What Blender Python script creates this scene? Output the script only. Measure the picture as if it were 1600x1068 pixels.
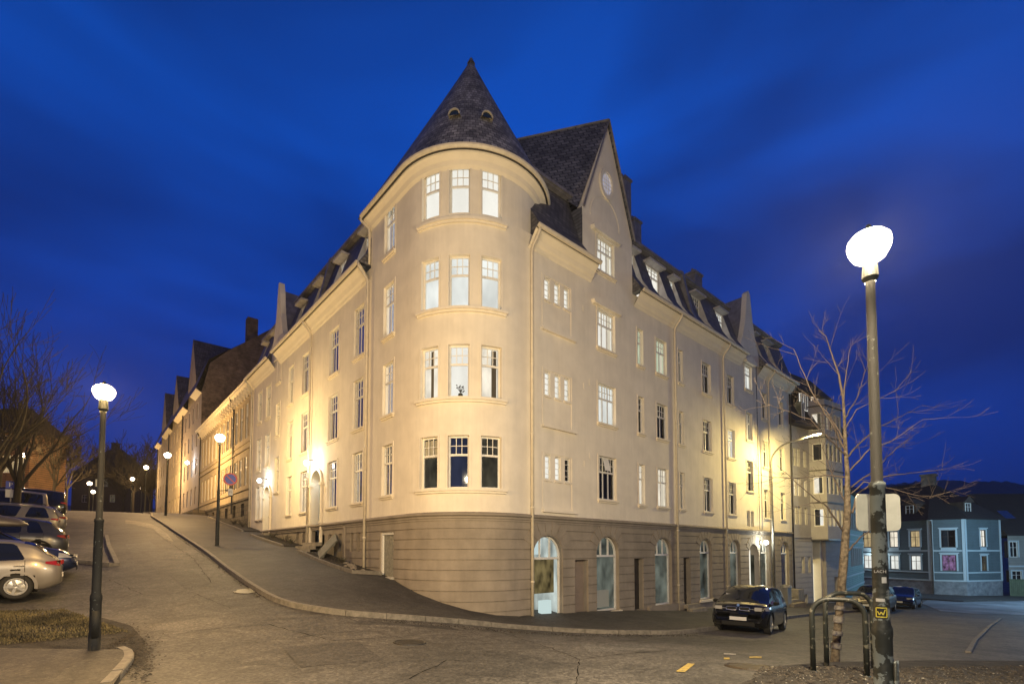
import bpy, bmesh, math, random
from mathutils import Vector, Matrix
R = math.radians
for o in list(bpy.data.objects): bpy.data.objects.remove(o)
SC = bpy.context.scene; COL = SC.collection
# ------------------------------------------------------------------ camera
EYE = 1.55; FPX = 765.0; PITCH = R(2.6); YAW = R(41.3); PX = 800.0
PY = 860 - FPX * math.tan(PITCH)
cd = bpy.data.cameras.new("camera"); cam = bpy.data.objects.new("camera", cd); COL.objects.link(cam)
cd.sensor_width = 36; cd.lens = FPX / 1600 * 36
cd.shift_y = (PY - 534) / 1600
cd.clip_end = 6000; cd.clip_start = .05
cam.location = (0, 0, EYE); cam.rotation_euler = (math.pi / 2 + PITCH, 0, -YAW)
SC.camera = cam
# ------------------------------------------------------------------ sky
W = bpy.data.worlds.new("World"); SC.world = W; W.use_nodes = True
def build_world():
    nt = W.node_tree; N = nt.nodes; L = nt.links
    for n in list(N): N.remove(n)
    out = N.new('ShaderNodeOutputWorld'); bg = N.new('ShaderNodeBackground')
    tc = N.new('ShaderNodeTexCoord')
    sep = N.new('ShaderNodeSeparateXYZ'); L.new(tc.outputs['Generated'], sep.inputs[0])
    ramp = N.new('ShaderNodeValToRGB'); L.new(sep.outputs['Z'], ramp.inputs[0])
    cr = ramp.color_ramp
    cr.elements[0].position = 0.0; cr.elements[0].color = (.006, .020, .15, 1)
    cr.elements[1].position = 1.0; cr.elements[1].color = (.002, .04, .24, 1)
    e = cr.elements.new(.12); e.color = (.003, .030, .27, 1)
    e = cr.elements.new(.35); e.color = (.003, .052, .42, 1)
    e = cr.elements.new(.62); e.color = (.0015, .072, .49, 1)
    mp = N.new('ShaderNodeMapping'); mp.inputs['Scale'].default_value = (1.1, 1.1, 3.2)
    L.new(tc.outputs['Generated'], mp.inputs[0])
    no = N.new('ShaderNodeTexNoise'); no.inputs['Scale'].default_value = 1.5; no.inputs['Detail'].default_value = 3.5
    no.inputs['Roughness'].default_value = .45; no.inputs['Distortion'].default_value = .5
    L.new(mp.outputs[0], no.inputs['Vector'])
    cr2 = N.new('ShaderNodeValToRGB'); L.new(no.outputs[0], cr2.inputs[0])
    cr2.color_ramp.elements[0].position = .36; cr2.color_ramp.elements[0].color = (.50, .48, .52, 1)
    cr2.color_ramp.elements[1].position = .62; cr2.color_ramp.elements[1].color = (1.1, 1.1, 1.08, 1)
    mx = N.new('ShaderNodeMix'); mx.data_type = 'RGBA'; mx.blend_type = 'MULTIPLY'; mx.inputs[0].default_value = 1
    L.new(ramp.outputs[0], mx.inputs[6]); L.new(cr2.outputs[0], mx.inputs[7])
    # darker away from the afterglow, which lies behind the turret
    dot = N.new('ShaderNodeVectorMath'); dot.operation = 'DOT_PRODUCT'
    L.new(tc.outputs['Generated'], dot.inputs[0]); dot.inputs[1].default_value = Vector((.66, .75, .35)).normalized()
    mr = N.new('ShaderNodeMapRange'); mr.inputs[1].default_value = .45; mr.inputs[2].default_value = 1
    mr.inputs[3].default_value = .5; mr.inputs[4].default_value = 1.08
    L.new(dot.outputs['Value'], mr.inputs[0])
    mx2 = N.new('ShaderNodeMix'); mx2.data_type = 'RGBA'; mx2.blend_type = 'MULTIPLY'; mx2.inputs[0].default_value = 1
    L.new(mx.outputs[2], mx2.inputs[6]); L.new(mr.outputs[0], mx2.inputs[7])
    L.new(mx2.outputs[2], bg.inputs[0]); bg.inputs[1].default_value = SKY
    L.new(bg.outputs[0], out.inputs[0])
SKY = 1.0
build_world()
SC.view_settings.view_transform = 'Standard'; SC.view_settings.look = 'None'
SC.view_settings.exposure = 0; SC.view_settings.gamma = 1
try: SC.cycles.use_light_tree = True; SC.cycles.max_bounces = 6; SC.cycles.sample_clamp_indirect = 4
except Exception: pass
LAMP_E = 3750.0                       # power of a globe street lamp (W)
# ------------------------------------------------------------------ pixel -> ray helpers (photo 1600x1068)
def ray(px, py):
    a = (px - PX) / FPX; b = (PY - py) / FPX
    f = math.cos(PITCH) - b * math.sin(PITCH); u = math.sin(PITCH) + b * math.cos(PITCH)
    return Vector((f * math.sin(YAW) + a * math.cos(YAW), f * math.cos(YAW) - a * math.sin(YAW), u))
def onD(px, py, D):
    r = ray(px, py); d = r.x * math.sin(YAW) + r.y * math.cos(YAW); p = r * (D / d); p.z += EYE; return p
def onY(px, py, Y): r = ray(px, py); p = r * (Y / r.y); p.z += EYE; return p
def onX(px, py, X): r = ray(px, py); p = r * (X / r.x); p.z += EYE; return p
# ------------------------------------------------------------------ terrain
import numpy as np
GP = [(0, 0, -.15), (-6, -4, -.1), (3, -6, -.2), (5.5, .2, -.25), (6.5, 1.9, -.2), (9, -4, -.5), (0, 10.6, -.2), (-8, 8, .1),
      (16.6, 6.55, -1.15), (11.65, 11.5, -.9), (21.8, 11.5, -1.47), (36.5, 11.5, -2.2), (8.0, 18.25, .72), (8.0, 16, .42), (10, 12.6, -.62),
      (8.0, 23.5, 1.42), (8, 34.8, 2.8), (7, 46, 4.25), (7, 54, 4.85), (2, 50, 4.5), (5, 62, 5.35), (5, 90, 6.9), (4, 140, 9.4),
      (-.9, 16.8, .2), (-1.9, 34.9, 2.25), (-20, 18, 1.0), (-20, 50, 3.8), (-40, 90, 6.5),
      (65, 9, -2.95), (50, 11.5, -2.7), (50, 0, -2.6), (80, -20, -3.2), (30, -10, -1.6), (120, 0, -4), (100, 60, -3), (60, 30, -2.0), (-60, -40, 0), (40, -50, -2), (30, 40, 1), (30, 120, 8), (-80, 30, 2), (200, -100, -5), (200, 200, 2), (-100, 200, 12)]
_P = np.array([(p[0], p[1]) for p in GP], float); _Z = np.array([p[2] for p in GP], float)
_K = np.sqrt(((_P[:, None] - _P[None]) ** 2).sum(-1) + 4.0)
_A = np.block([[_K, np.ones((len(_P), 1)), _P], [np.ones((1, len(_P))), np.zeros((1, 3))], [_P.T, np.zeros((2, 3))]])
_W = np.linalg.solve(_A + np.diag([.05] * len(_P) + [0] * 3), np.concatenate([_Z, np.zeros(3)]))
def ground(x, y):
    xc = max(-150, min(250, x)); yc = max(-150, min(250, y))
    k = np.sqrt(((_P - (xc, yc)) ** 2).sum(-1) + 4.0)
    return float(k @ _W[:-3] + _W[-3] + _W[-2] * xc + _W[-1] * yc)
def G(px, py, dz=0.0):                  # where the view ray meets the ground (raised by dz)
    r = ray(px, py); t = .5; st = .5; last = t
    while t < 400:
        p = r * t
        if EYE + p.z < ground(p.x, p.y) + dz: break
        last = t; t += max(.1, t * .02)
    a, b = last, t
    for _ in range(24):
        m = (a + b) / 2; p = r * m
        if EYE + p.z < ground(p.x, p.y) + dz: b = m
        else: a = m
    p = r * b; return Vector((p.x, p.y, ground(p.x, p.y) + dz))
# ------------------------------------------------------------------ materials
MATS = {}
def mat(name, col, rough=.8, metal=0, var=0, vs=3.0, bump=0, bs=30.0, spec=.5, coat=0, col2=None, det=4.0, emis=None, es=0, vdist=.02):
    if name in MATS: return MATS[name]
    m = bpy.data.materials.new(name); m.use_nodes = True; nt = m.node_tree; N = nt.nodes; L = nt.links
    b = N['Principled BSDF']; b.inputs['Roughness'].default_value = rough; b.inputs['Metallic'].default_value = metal
    b.inputs['Base Color'].default_value = (*col, 1)
    b.inputs['Specular IOR Level'].default_value = spec
    if coat: b.inputs['Coat Weight'].default_value = coat
    tc = N.new('ShaderNodeTexCoord')
    if var or col2:
        no = N.new('ShaderNodeTexNoise'); no.inputs['Scale'].default_value = vs; no.inputs['Detail'].default_value = det
        no.inputs['Roughness'].default_value = .62
        L.new(tc.outputs['Object'], no.inputs['Vector'])
        cr = N.new('ShaderNodeValToRGB'); L.new(no.outputs[0], cr.inputs[0])
        c2 = col2 if col2 else tuple(c * (1 - var) for c in col)
        c1 = col if col2 else tuple(min(1, c * (1 + var * .6)) for c in col)
        cr.color_ramp.elements[0].position = .35; cr.color_ramp.elements[0].color = (*c2, 1)
        cr.color_ramp.elements[1].position = .65; cr.color_ramp.elements[1].color = (*c1, 1)
        L.new(cr.outputs[0], b.inputs['Base Color'])
    if bump:
        n2 = N.new('ShaderNodeTexNoise'); n2.inputs['Scale'].default_value = bs; n2.inputs['Detail'].default_value = 3
        L.new(tc.outputs['Object'], n2.inputs['Vector'])
        bp = N.new('ShaderNodeBump'); bp.inputs['Strength'].default_value = bump; bp.inputs['Distance'].default_value = vdist
        L.new(n2.outputs[0], bp.inputs['Height']); L.new(bp.outputs[0], b.inputs['Normal'])
    if emis:
        b.inputs['Emission Color'].default_value = (*emis, 1); b.inputs['Emission Strength'].default_value = es
    MATS[name] = m; return m
def emat(name, col, s):
    if name in MATS: return MATS[name]
    m = bpy.data.materials.new(name); m.use_nodes = True; nt = m.node_tree; N = nt.nodes
    for n in list(N): N.remove(n)
    o = N.new('ShaderNodeOutputMaterial'); e = N.new('ShaderNodeEmission'); e.inputs[0].default_value = (*col, 1); e.inputs[1].default_value = s
    nt.links.new(e.outputs[0], o.inputs[0]); MATS[name] = m; return m
def room_mat(name, col, s, scale=3.0, amp=.5):            # a lit room seen through a window
    m = emat(name, col, s); nt = m.node_tree; N = nt.nodes; L = nt.links
    if len(N) > 2: return m
    e = [n for n in N if n.type == 'EMISSION'][0]
    tc = N.new('ShaderNodeTexCoord'); mp = N.new('ShaderNodeMapping'); mp.inputs['Scale'].default_value = (1.6, 1.6, .8)
    L.new(tc.outputs['Object'], mp.inputs[0])
    no = N.new('ShaderNodeTexNoise'); no.inputs['Scale'].default_value = scale; no.inputs['Detail'].default_value = 2; L.new(mp.outputs[0], no.inputs['Vector'])
    mr = N.new('ShaderNodeMapRange'); mr.inputs[1].default_value = .3; mr.inputs[2].default_value = .7
    mr.inputs[3].default_value = s * (1 - amp); mr.inputs[4].default_value = s * (1 + amp * .5)
    L.new(no.outputs[0], mr.inputs[0]); L.new(mr.outputs[0], e.inputs[1]); return m
def brick_mat(name, c1, c2, mortar, sx, sz, rough=.8, mode='xy', bump=.5, msize=.03, var=.3, noise=.5):
    if name in MATS: return MATS[name]
    m = mat(name, c1, rough); nt = m.node_tree; N = nt.nodes; L = nt.links; b = N['Principled BSDF']
    tc = N.new('ShaderNodeTexCoord'); sp = N.new('ShaderNodeSeparateXYZ'); L.new(tc.outputs['Object'], sp.inputs[0])
    cb = N.new('ShaderNodeCombineXYZ')
    if mode == 'cone':
        at = N.new('ShaderNodeMath'); at.operation = 'ARCTAN2'; L.new(sp.outputs['Y'], at.inputs[0]); L.new(sp.outputs['X'], at.inputs[1])
        mu = N.new('ShaderNodeMath'); mu.operation = 'MULTIPLY'; mu.inputs[1].default_value = 2.6; L.new(at.outputs[0], mu.inputs[0]); hx = mu.outputs[0]
    elif mode == 'x': hx = sp.outputs['X']
    else:
        ad = N.new('ShaderNodeMath'); ad.operation = 'ADD'; L.new(sp.outputs['X'], ad.inputs[0]); L.new(sp.outputs['Y'], ad.inputs[1]); hx = ad.outputs[0]
    L.new(hx, cb.inputs[0]); L.new(sp.outputs['Z'], cb.inputs[1])
    br = N.new('ShaderNodeTexBrick'); br.inputs['Scale'].default_value = 1
    br.inputs['Brick Width'].default_value = sx; br.inputs['Row Height'].default_value = sz; br.inputs['Mortar Size'].default_value = msize
    br.inputs['Color1'].default_value = (*c1, 1); br.inputs['Color2'].default_value = (*c2, 1); br.inputs['Mortar'].default_value = (*mortar, 1)
    br.inputs['Mortar Smooth'].default_value = .3
    L.new(cb.outputs[0], br.inputs['Vector'])
    no = N.new('ShaderNodeTexNoise'); no.inputs['Scale'].default_value = 1.3; no.inputs['Detail'].default_value = 6; no.inputs['Roughness'].default_value = .7; L.new(tc.outputs['Object'], no.inputs['Vector'])
    mr = N.new('ShaderNodeMapRange'); mr.inputs[1].default_value = .3; mr.inputs[2].default_value = .7; mr.inputs[3].default_value = 1 - noise; mr.inputs[4].default_value = 1 + noise
    L.new(no.outputs[0], mr.inputs[0])
    mx = N.new('ShaderNodeMix'); mx.data_type = 'RGBA'; mx.blend_type = 'MULTIPLY'; mx.inputs[0].default_value = 1
    L.new(br.outputs[0], mx.inputs[6]); L.new(mr.outputs[0], mx.inputs[7]); L.new(mx.outputs[2], b.inputs['Base Color'])
    bp = N.new('ShaderNodeBump'); bp.inputs['Strength'].default_value = bump; bp.inputs['Distance'].default_value = .02; bp.invert = True
    L.new(br.outputs['Fac'], bp.inputs['Height']); L.new(bp.outputs[0], b.inputs['Normal'])
    return m
def glass_mat(name='window_glass', tint=(.9, .95, 1), refl=.16):
    if name in MATS: return MATS[name]
    m = bpy.data.materials.new(name); m.use_nodes = True; nt = m.node_tree; N = nt.nodes; L = nt.links
    for n in list(N): N.remove(n)
    o = N.new('ShaderNodeOutputMaterial'); t = N.new('ShaderNodeBsdfTransparent'); t.inputs[0].default_value = (*tint, 1)
    g = N.new('ShaderNodeBsdfGlossy'); g.inputs['Roughness'].default_value = .03; g.inputs[0].default_value = (1, 1, 1, 1)
    fr = N.new('ShaderNodeFresnel'); fr.inputs[0].default_value = 1.5
    mr = N.new('ShaderNodeMath'); mr.operation = 'MULTIPLY'; mr.inputs[1].default_value = .6; L.new(fr.outputs[0], mr.inputs[0])
    mx = N.new('ShaderNodeMixShader'); L.new(mr.outputs[0], mx.inputs[0]); L.new(t.outputs[0], mx.inputs[1]); L.new(g.outputs[0], mx.inputs[2])
    L.new(mx.outputs[0], o.inputs[0]); MATS[name] = m; return m
STUCCO = mat('cream_stucco', (.74, .675, .555), .9, var=.07, vs=1.2, bump=.25, bs=60, vdist=.006)
def streaks(m, lo=.80, sc=(5, 5, .3)):                   # rain streaks and patchy grime, fixed to the wall
    N = m.node_tree.nodes; L = m.node_tree.links; b = N['Principled BSDF']; src = b.inputs['Base Color'].links[0].from_socket
    tc = N.new('ShaderNodeTexCoord'); fac = None
    for scl, scale, det, a, c in ((sc, 1.0, 6, .38, .60), ((1, 1, 1), .55, 8, .35, .6)):
        mp = N.new('ShaderNodeMapping'); mp.inputs['Scale'].default_value = scl; L.new(tc.outputs['Object'], mp.inputs[0])
        no = N.new('ShaderNodeTexNoise'); no.inputs['Scale'].default_value = scale; no.inputs['Detail'].default_value = det; no.inputs['Roughness'].default_value = .65; L.new(mp.outputs[0], no.inputs['Vector'])
        mr = N.new('ShaderNodeMapRange'); mr.inputs[1].default_value = a; mr.inputs[2].default_value = c; mr.inputs[3].default_value = lo; mr.inputs[4].default_value = 1.03; L.new(no.outputs[0], mr.inputs[0])
        mx = N.new('ShaderNodeMix'); mx.data_type = 'RGBA'; mx.blend_type = 'MULTIPLY'; mx.inputs[0].default_value = 1; L.new(src, mx.inputs[6]); L.new(mr.outputs[0], mx.inputs[7]); src = mx.outputs[2]
    L.new(src, b.inputs['Base Color'])
streaks(STUCCO, .975)
TRIM = mat('cream_trim', (.76, .68, .53), .75, var=.05, vs=2)
BASE = mat('taupe_base_stucco', (.28, .24, .19), .9, var=.12, vs=1.5, bump=.3, bs=50, vdist=.008)
streaks(BASE, .9, (2, 2, .3))
WHITE = mat('white_paint', (.74, .72, .66), .5, var=.08, vs=6)
SLATE = brick_mat('slate_xy', (.13, .125, .13), (.06, .058, .066), (.02, .02, .024), .22, .15, .55, noise=.5, msize=.018)
SLATEC = brick_mat('slate_cone', (.30, .285, .28), (.12, .115, .12), (.04, .036, .04), .21, .165, .6, 'cone', noise=.75, msize=.014)
LEAD = mat('grey_sheet_metal', (.20, .19, .2), .5, .2, var=.3, vs=3)
CHEEK = mat('painted_cheek', (.40, .38, .38), .6, var=.2, vs=3)
DARKIN = mat('dark_interior', (.02, .02, .024), .9)
GLASS = glass_mat()
STEEL = mat('galvanised_steel', (.35, .34, .3), .45, .7, var=.2, vs=8)
GUT = mat('gutter_paint', (.62, .55, .42), .45, .0, var=.1, vs=5)
DKPIPE = mat('dark_pipe', (.05, .045, .04), .5, .3)
GREENP = mat('dark_green_paint', (.010, .014, .012), .55, var=.4, vs=9)
ROOMS = {
 'white': room_mat('room_white_light', (1, .92, .78), 1.05, .8, .12),
 'warm': room_mat('room_warm_light', (1, .86, .66), 1.05, 1.5, .3),
 'amber': room_mat('room_amber_light', (1, .72, .36), .55, 2.0, .45),
 'green': room_mat('room_greenish_light', (.85, .92, .62), .65, 2.0, .25),
 'cool': room_mat('room_cool_light', (1, .97, .86), .95, .9, .25),
 'dim': room_mat('room_dim_light', (.75, .62, .38), .09, 1.5, .8),
 'shop': room_mat('shop_dim_light', (.70, .74, .58), .17, 1.2, .9),
 'blue': room_mat('room_blue_light', (.35, .40, .7), .07, 1.2, .6),
 'shoplit': room_mat('shop_bright_light', (.9, .97, .86), .6, 1.2, .7),
 'pink': room_mat('room_pink_light', (.7, .4, .8), .28, 3.0, .9),
 'dark': DARKIN,
}
# ------------------------------------------------------------------ mesh builder
class MB:
    def __init__(s): s.v = []; s.f = []; s.mi = []
    def add(s, vs, fs, m=0):
        o = len(s.v); s.v += [tuple(v) for v in vs]
        for f in fs: s.f.append(tuple(i + o for i in f)); s.mi.append(m)
        return s
    def box(s, a, b, m=0):
        x0, y0, z0 = a; x1, y1, z1 = b
        return s.add([(x0, y0, z0), (x1, y0, z0), (x1, y1, z0), (x0, y1, z0), (x0, y0, z1), (x1, y0, z1), (x1, y1, z1), (x0, y1, z1)],
                     [(0, 3, 2, 1), (4, 5, 6, 7), (0, 1, 5, 4), (1, 2, 6, 5), (2, 3, 7, 6), (3, 0, 4, 7)], m)
    def mbox(s, M, u0, u1, v0, v1, d0, d1, n=1, m=0):      # a box in facade coordinates
        for k in range(n):
            a = u0 + (u1 - u0) * k / n; b = u0 + (u1 - u0) * (k + 1) / n
            vs = [M(a, v0, d0), M(b, v0, d0), M(b, v0, d1), M(a, v0, d1), M(a, v1, d0), M(b, v1, d0), M(b, v1, d1), M(a, v1, d1)]
            fs = [(0, 3, 2, 1), (4, 5, 6, 7), (0, 1, 5, 4), (2, 3, 7, 6)]
            if k == 0: fs.append((3, 0, 4, 7))
            if k == n - 1: fs.append((1, 2, 6, 5))
            s.add(vs, fs, m)
        return s
    def quad(s, a, b, c, d, m=0): return s.add([a, b, c, d], [(0, 1, 2, 3)], m)
    def tube(s, pts, r, n=8, cap=True, m=0):
        pts = [Vector(p) for p in pts]; rs = r if isinstance(r, (list, tuple)) else [r] * len(pts)
        o = len(s.v); prev = None
        for i, p in enumerate(pts):
            t = (pts[min(i + 1, len(pts) - 1)] - pts[max(i - 1, 0)]).normalized()
            if prev is None: a = t.orthogonal().normalized()
            else:
                a = prev - t * prev.dot(t)
                a = a.normalized() if a.length > 1e-5 else t.orthogonal().normalized()
            prev = a; b = t.cross(a)
            for k in range(n):
                w = 2 * math.pi * k / n; s.v.append(tuple(p + (a * math.cos(w) + b * math.sin(w)) * rs[i]))
        for i in range(len(pts) - 1):
            for k in range(n):
                s.f.append((o + i * n + k, o + i * n + (k + 1) % n, o + (i + 1) * n + (k + 1) % n, o + (i + 1) * n + k)); s.mi.append(m)
        if cap and n > 2:
            s.f.append(tuple(o + k for k in range(n))[::-1]); s.mi.append(m)
            q = o + (len(pts) - 1) * n; s.f.append(tuple(q + k for k in range(n))); s.mi.append(m)
        return s
    def lathe(s, prof, c=(0, 0, 0), n=16, m=0, a0=0, a1=2 * math.pi):
        o = len(s.v); full = abs(a1 - a0 - 2 * math.pi) < 1e-6; nn = n if full else n + 1
        for (r, z) in prof:
            for k in range(nn):
                w = a0 + (a1 - a0) * k / n; s.v.append((c[0] + r * math.cos(w), c[1] + r * math.sin(w), c[2] + z))
        for i in range(len(prof) - 1):
            for k in range(n):
                k2 = (k + 1) % nn if full else k + 1
                s.f.append((o + i * nn + k, o + i * nn + k2, o + (i + 1) * nn + k2, o + (i + 1) * nn + k)); s.mi.append(m)
        return s
    def sweep(s, path, prof, out, m=0):
        # path: list of (x,y,z); out: per point outward 2D unit; prof: list of (o,z)
        o = len(s.v); n = len(prof)
        for p, d in zip(path, out):
            for (q, z) in prof: s.v.append((p[0] + d[0] * q, p[1] + d[1] * q, p[2] + z))
        for i in range(len(path) - 1):
            for k in range(n - 1):
                s.f.append((o + i * n + k, o + i * n + k + 1, o + (i + 1) * n + k + 1, o + (i + 1) * n + k)); s.mi.append(m)
        for q in (o, o + (len(path) - 1) * n):
            s.f.append(tuple(range(q, q + n))); s.mi.append(m)
        return s
    def poly(s, pts, thick, M, d0=0, m=0):                 # a polygon in (u,v) facade coordinates with thickness
        n = len(pts); a = [M(u, v, d0) for u, v in pts]; b = [M(u, v, d0 + thick) for u, v in pts]
        s.add(a + b, [tuple(range(n)), tuple(range(2 * n - 1, n - 1, -1))] + [(i, (i + 1) % n, (i + 1) % n + n, i + n) for i in range(n)], m)
        return s
    def build(s, name, mats, parent=None, smooth=False, loc=None, origin=None):
        me = bpy.data.meshes.new(name)
        vs = s.v
        if origin is not None: vs = [(v[0] - origin[0], v[1] - origin[1], v[2] - origin[2]) for v in vs]
        elif parent is not None and parent.name in ROOT:
            q = ROOT[parent.name]; vs = [(v[0] - q[0], v[1] - q[1], v[2] - q[2]) for v in vs]
        me.from_pydata(vs, [], s.f)
        for mm in (mats if isinstance(mats, (list, tuple)) else [mats]): me.materials.append(mm)
        me.polygons.foreach_set('material_index', s.mi)
        if smooth: me.polygons.foreach_set('use_smooth', [True] * len(me.polygons))
        me.validate(); me.update()
        o = bpy.data.objects.new(name, me); COL.objects.link(o)
        if parent is not None:
            o.parent = parent
            if parent.name in ROOT: ROOT[o.name] = ROOT[parent.name]
        if origin is not None: o.location = origin
        if loc is not None: o.location = loc
        return o
ROOT = {}
def tag(o, label=None, cat=None, group=None, kind=None):
    if label: o['label'] = label
    if cat: o['category'] = cat
    if group: o['group'] = group
    if kind: o['kind'] = kind
    return o
def empty(name, loc=(0, 0, 0), label=None, cat=None, group=None, rz=0):
    o = bpy.data.objects.new(name, None); COL.objects.link(o); o.location = loc; o.rotation_euler.z = rz
    o.empty_display_size = .3
    return tag(o, label, cat, group)
def kids(o): return [c for c in bpy.data.objects if c.parent == o]
def copy_tree(o, parent=None):
    c = o.copy(); COL.objects.link(c); c.parent = parent
    for ch in kids(o): copy_tree(ch, c)
    return c
def text_mesh(txt, size, name, m, parent=None, ext=.002):
    cu = bpy.data.curves.new('t', 'FONT'); cu.body = txt; cu.size = size; cu.extrude = ext; cu.align_x = 'CENTER'; cu.align_y = 'CENTER'
    to = bpy.data.objects.new('t', cu); COL.objects.link(to)
    me = bpy.data.meshes.new_from_object(to.evaluated_get(bpy.context.evaluated_depsgraph_get()))
    bpy.data.objects.remove(to); me.materials.clear(); me.materials.append(m)
    o = bpy.data.objects.new(name, me); COL.objects.link(o)
    if parent: o.parent = parent
    return o
# ================================================================== facade toolkit
def wall(mb, M, u0, u1, v0, v1, holes=(), du=99, grooves=(), m=0, rev=.15, gd=.04, us=1.0):
    us_ = {u0, u1}; vs_ = {v0, v1}; gr = []
    for h in holes: us_ |= {h[0], h[1]}; vs_ |= {h[2], h[3]}
    for g in grooves:
        if v0 < g - .019 and g + .019 < v1: vs_ |= {g - .019, g + .019}; gr.append(g)
    U = sorted(x for x in us_ if u0 - 1e-6 <= x <= u1 + 1e-6); V = sorted(x for x in vs_ if v0 - 1e-6 <= x <= v1 + 1e-6)
    U2 = []
    for a, b in zip(U, U[1:]):
        n = max(1, math.ceil((b - a) / du)); U2 += [a + (b - a) * k / n for k in range(n)]
    U2.append(U[-1]); U = U2
    def dep(vm): return gd if any(abs(vm - g) < .019 for g in gr) else 0
    for a, b in zip(U, U[1:]):
        um = (a + b) / 2; prev = None
        for c, d in zip(V, V[1:]):
            vm = (c + d) / 2
            if d - c < 1e-5 or b - a < 1e-7: continue
            inh = any(h[0] < um < h[1] and h[2] < vm < h[3] for h in holes)
            if inh: prev = None; continue
            e = dep(vm)
            mb.quad(M(a, c, e), M(b, c, e), M(b, d, e), M(a, d, e), m)
            if prev is not None and prev != e:
                mb.quad(M(a, c, prev), M(b, c, prev), M(b, c, e), M(a, c, e), m)
            prev = e
    for h in holes:
        a, b, c, d = h[:4]; rv = h[4] if len(h) > 4 and h[4] else rev; arch = len(h) > 5 and h[5]
        n = max(1, math.ceil((b - a) / du)); S = [a + (b - a) * k / n for k in range(n + 1)]
        if not arch:
            for p, q in zip(S, S[1:]):
                mb.quad(M(p, d, 0), M(q, d, 0), M(q, d, rv), M(p, d, rv), m)
                mb.quad(M(p, c, 0), M(q, c, 0), M(q, c, rv), M(p, c, rv), m)
            for p in (a, b): mb.quad(M(p, c, 0), M(p, d, 0), M(p, d, rv), M(p, c, rv), m)
        else:
            Rr = (b - a) / 2; uc = (a + b) / 2; vc = d - Rr; K = 16
            P = [(uc + Rr * math.cos(math.pi * k / K), vc + Rr * math.sin(math.pi * k / K)) for k in range(K + 1)]
            for p, q in zip(P, P[1:]):
                mb.quad(M(p[0], p[1], 0), M(q[0], q[1], 0), M(q[0], d, 0), M(p[0], d, 0), m)
                mb.quad(M(p[0], p[1], 0), M(q[0], q[1], 0), M(q[0], q[1], rv), M(p[0], p[1], rv), m)
            for p in (a, b): mb.quad(M(p, c, 0), M(p, vc, 0), M(p, vc, rv), M(p, c, rv), m)
            mb.quad(M(a, c, 0), M(b, c, 0), M(b, c, rv), M(a, c, rv), m)
    return mb
def surround(mb, M, a, b, c, d, w=.07, t=.022, n=1, us=1.0, bottom=False):
    wu = w / us
    mb.mbox(M, a - wu, a, c, d + w, -t, 0); mb.mbox(M, b, b + wu, c, d + w, -t, 0)
    mb.mbox(M, a, b, d, d + w, -t, 0, n)
    return mb
RW = random.Random(5)
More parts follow.
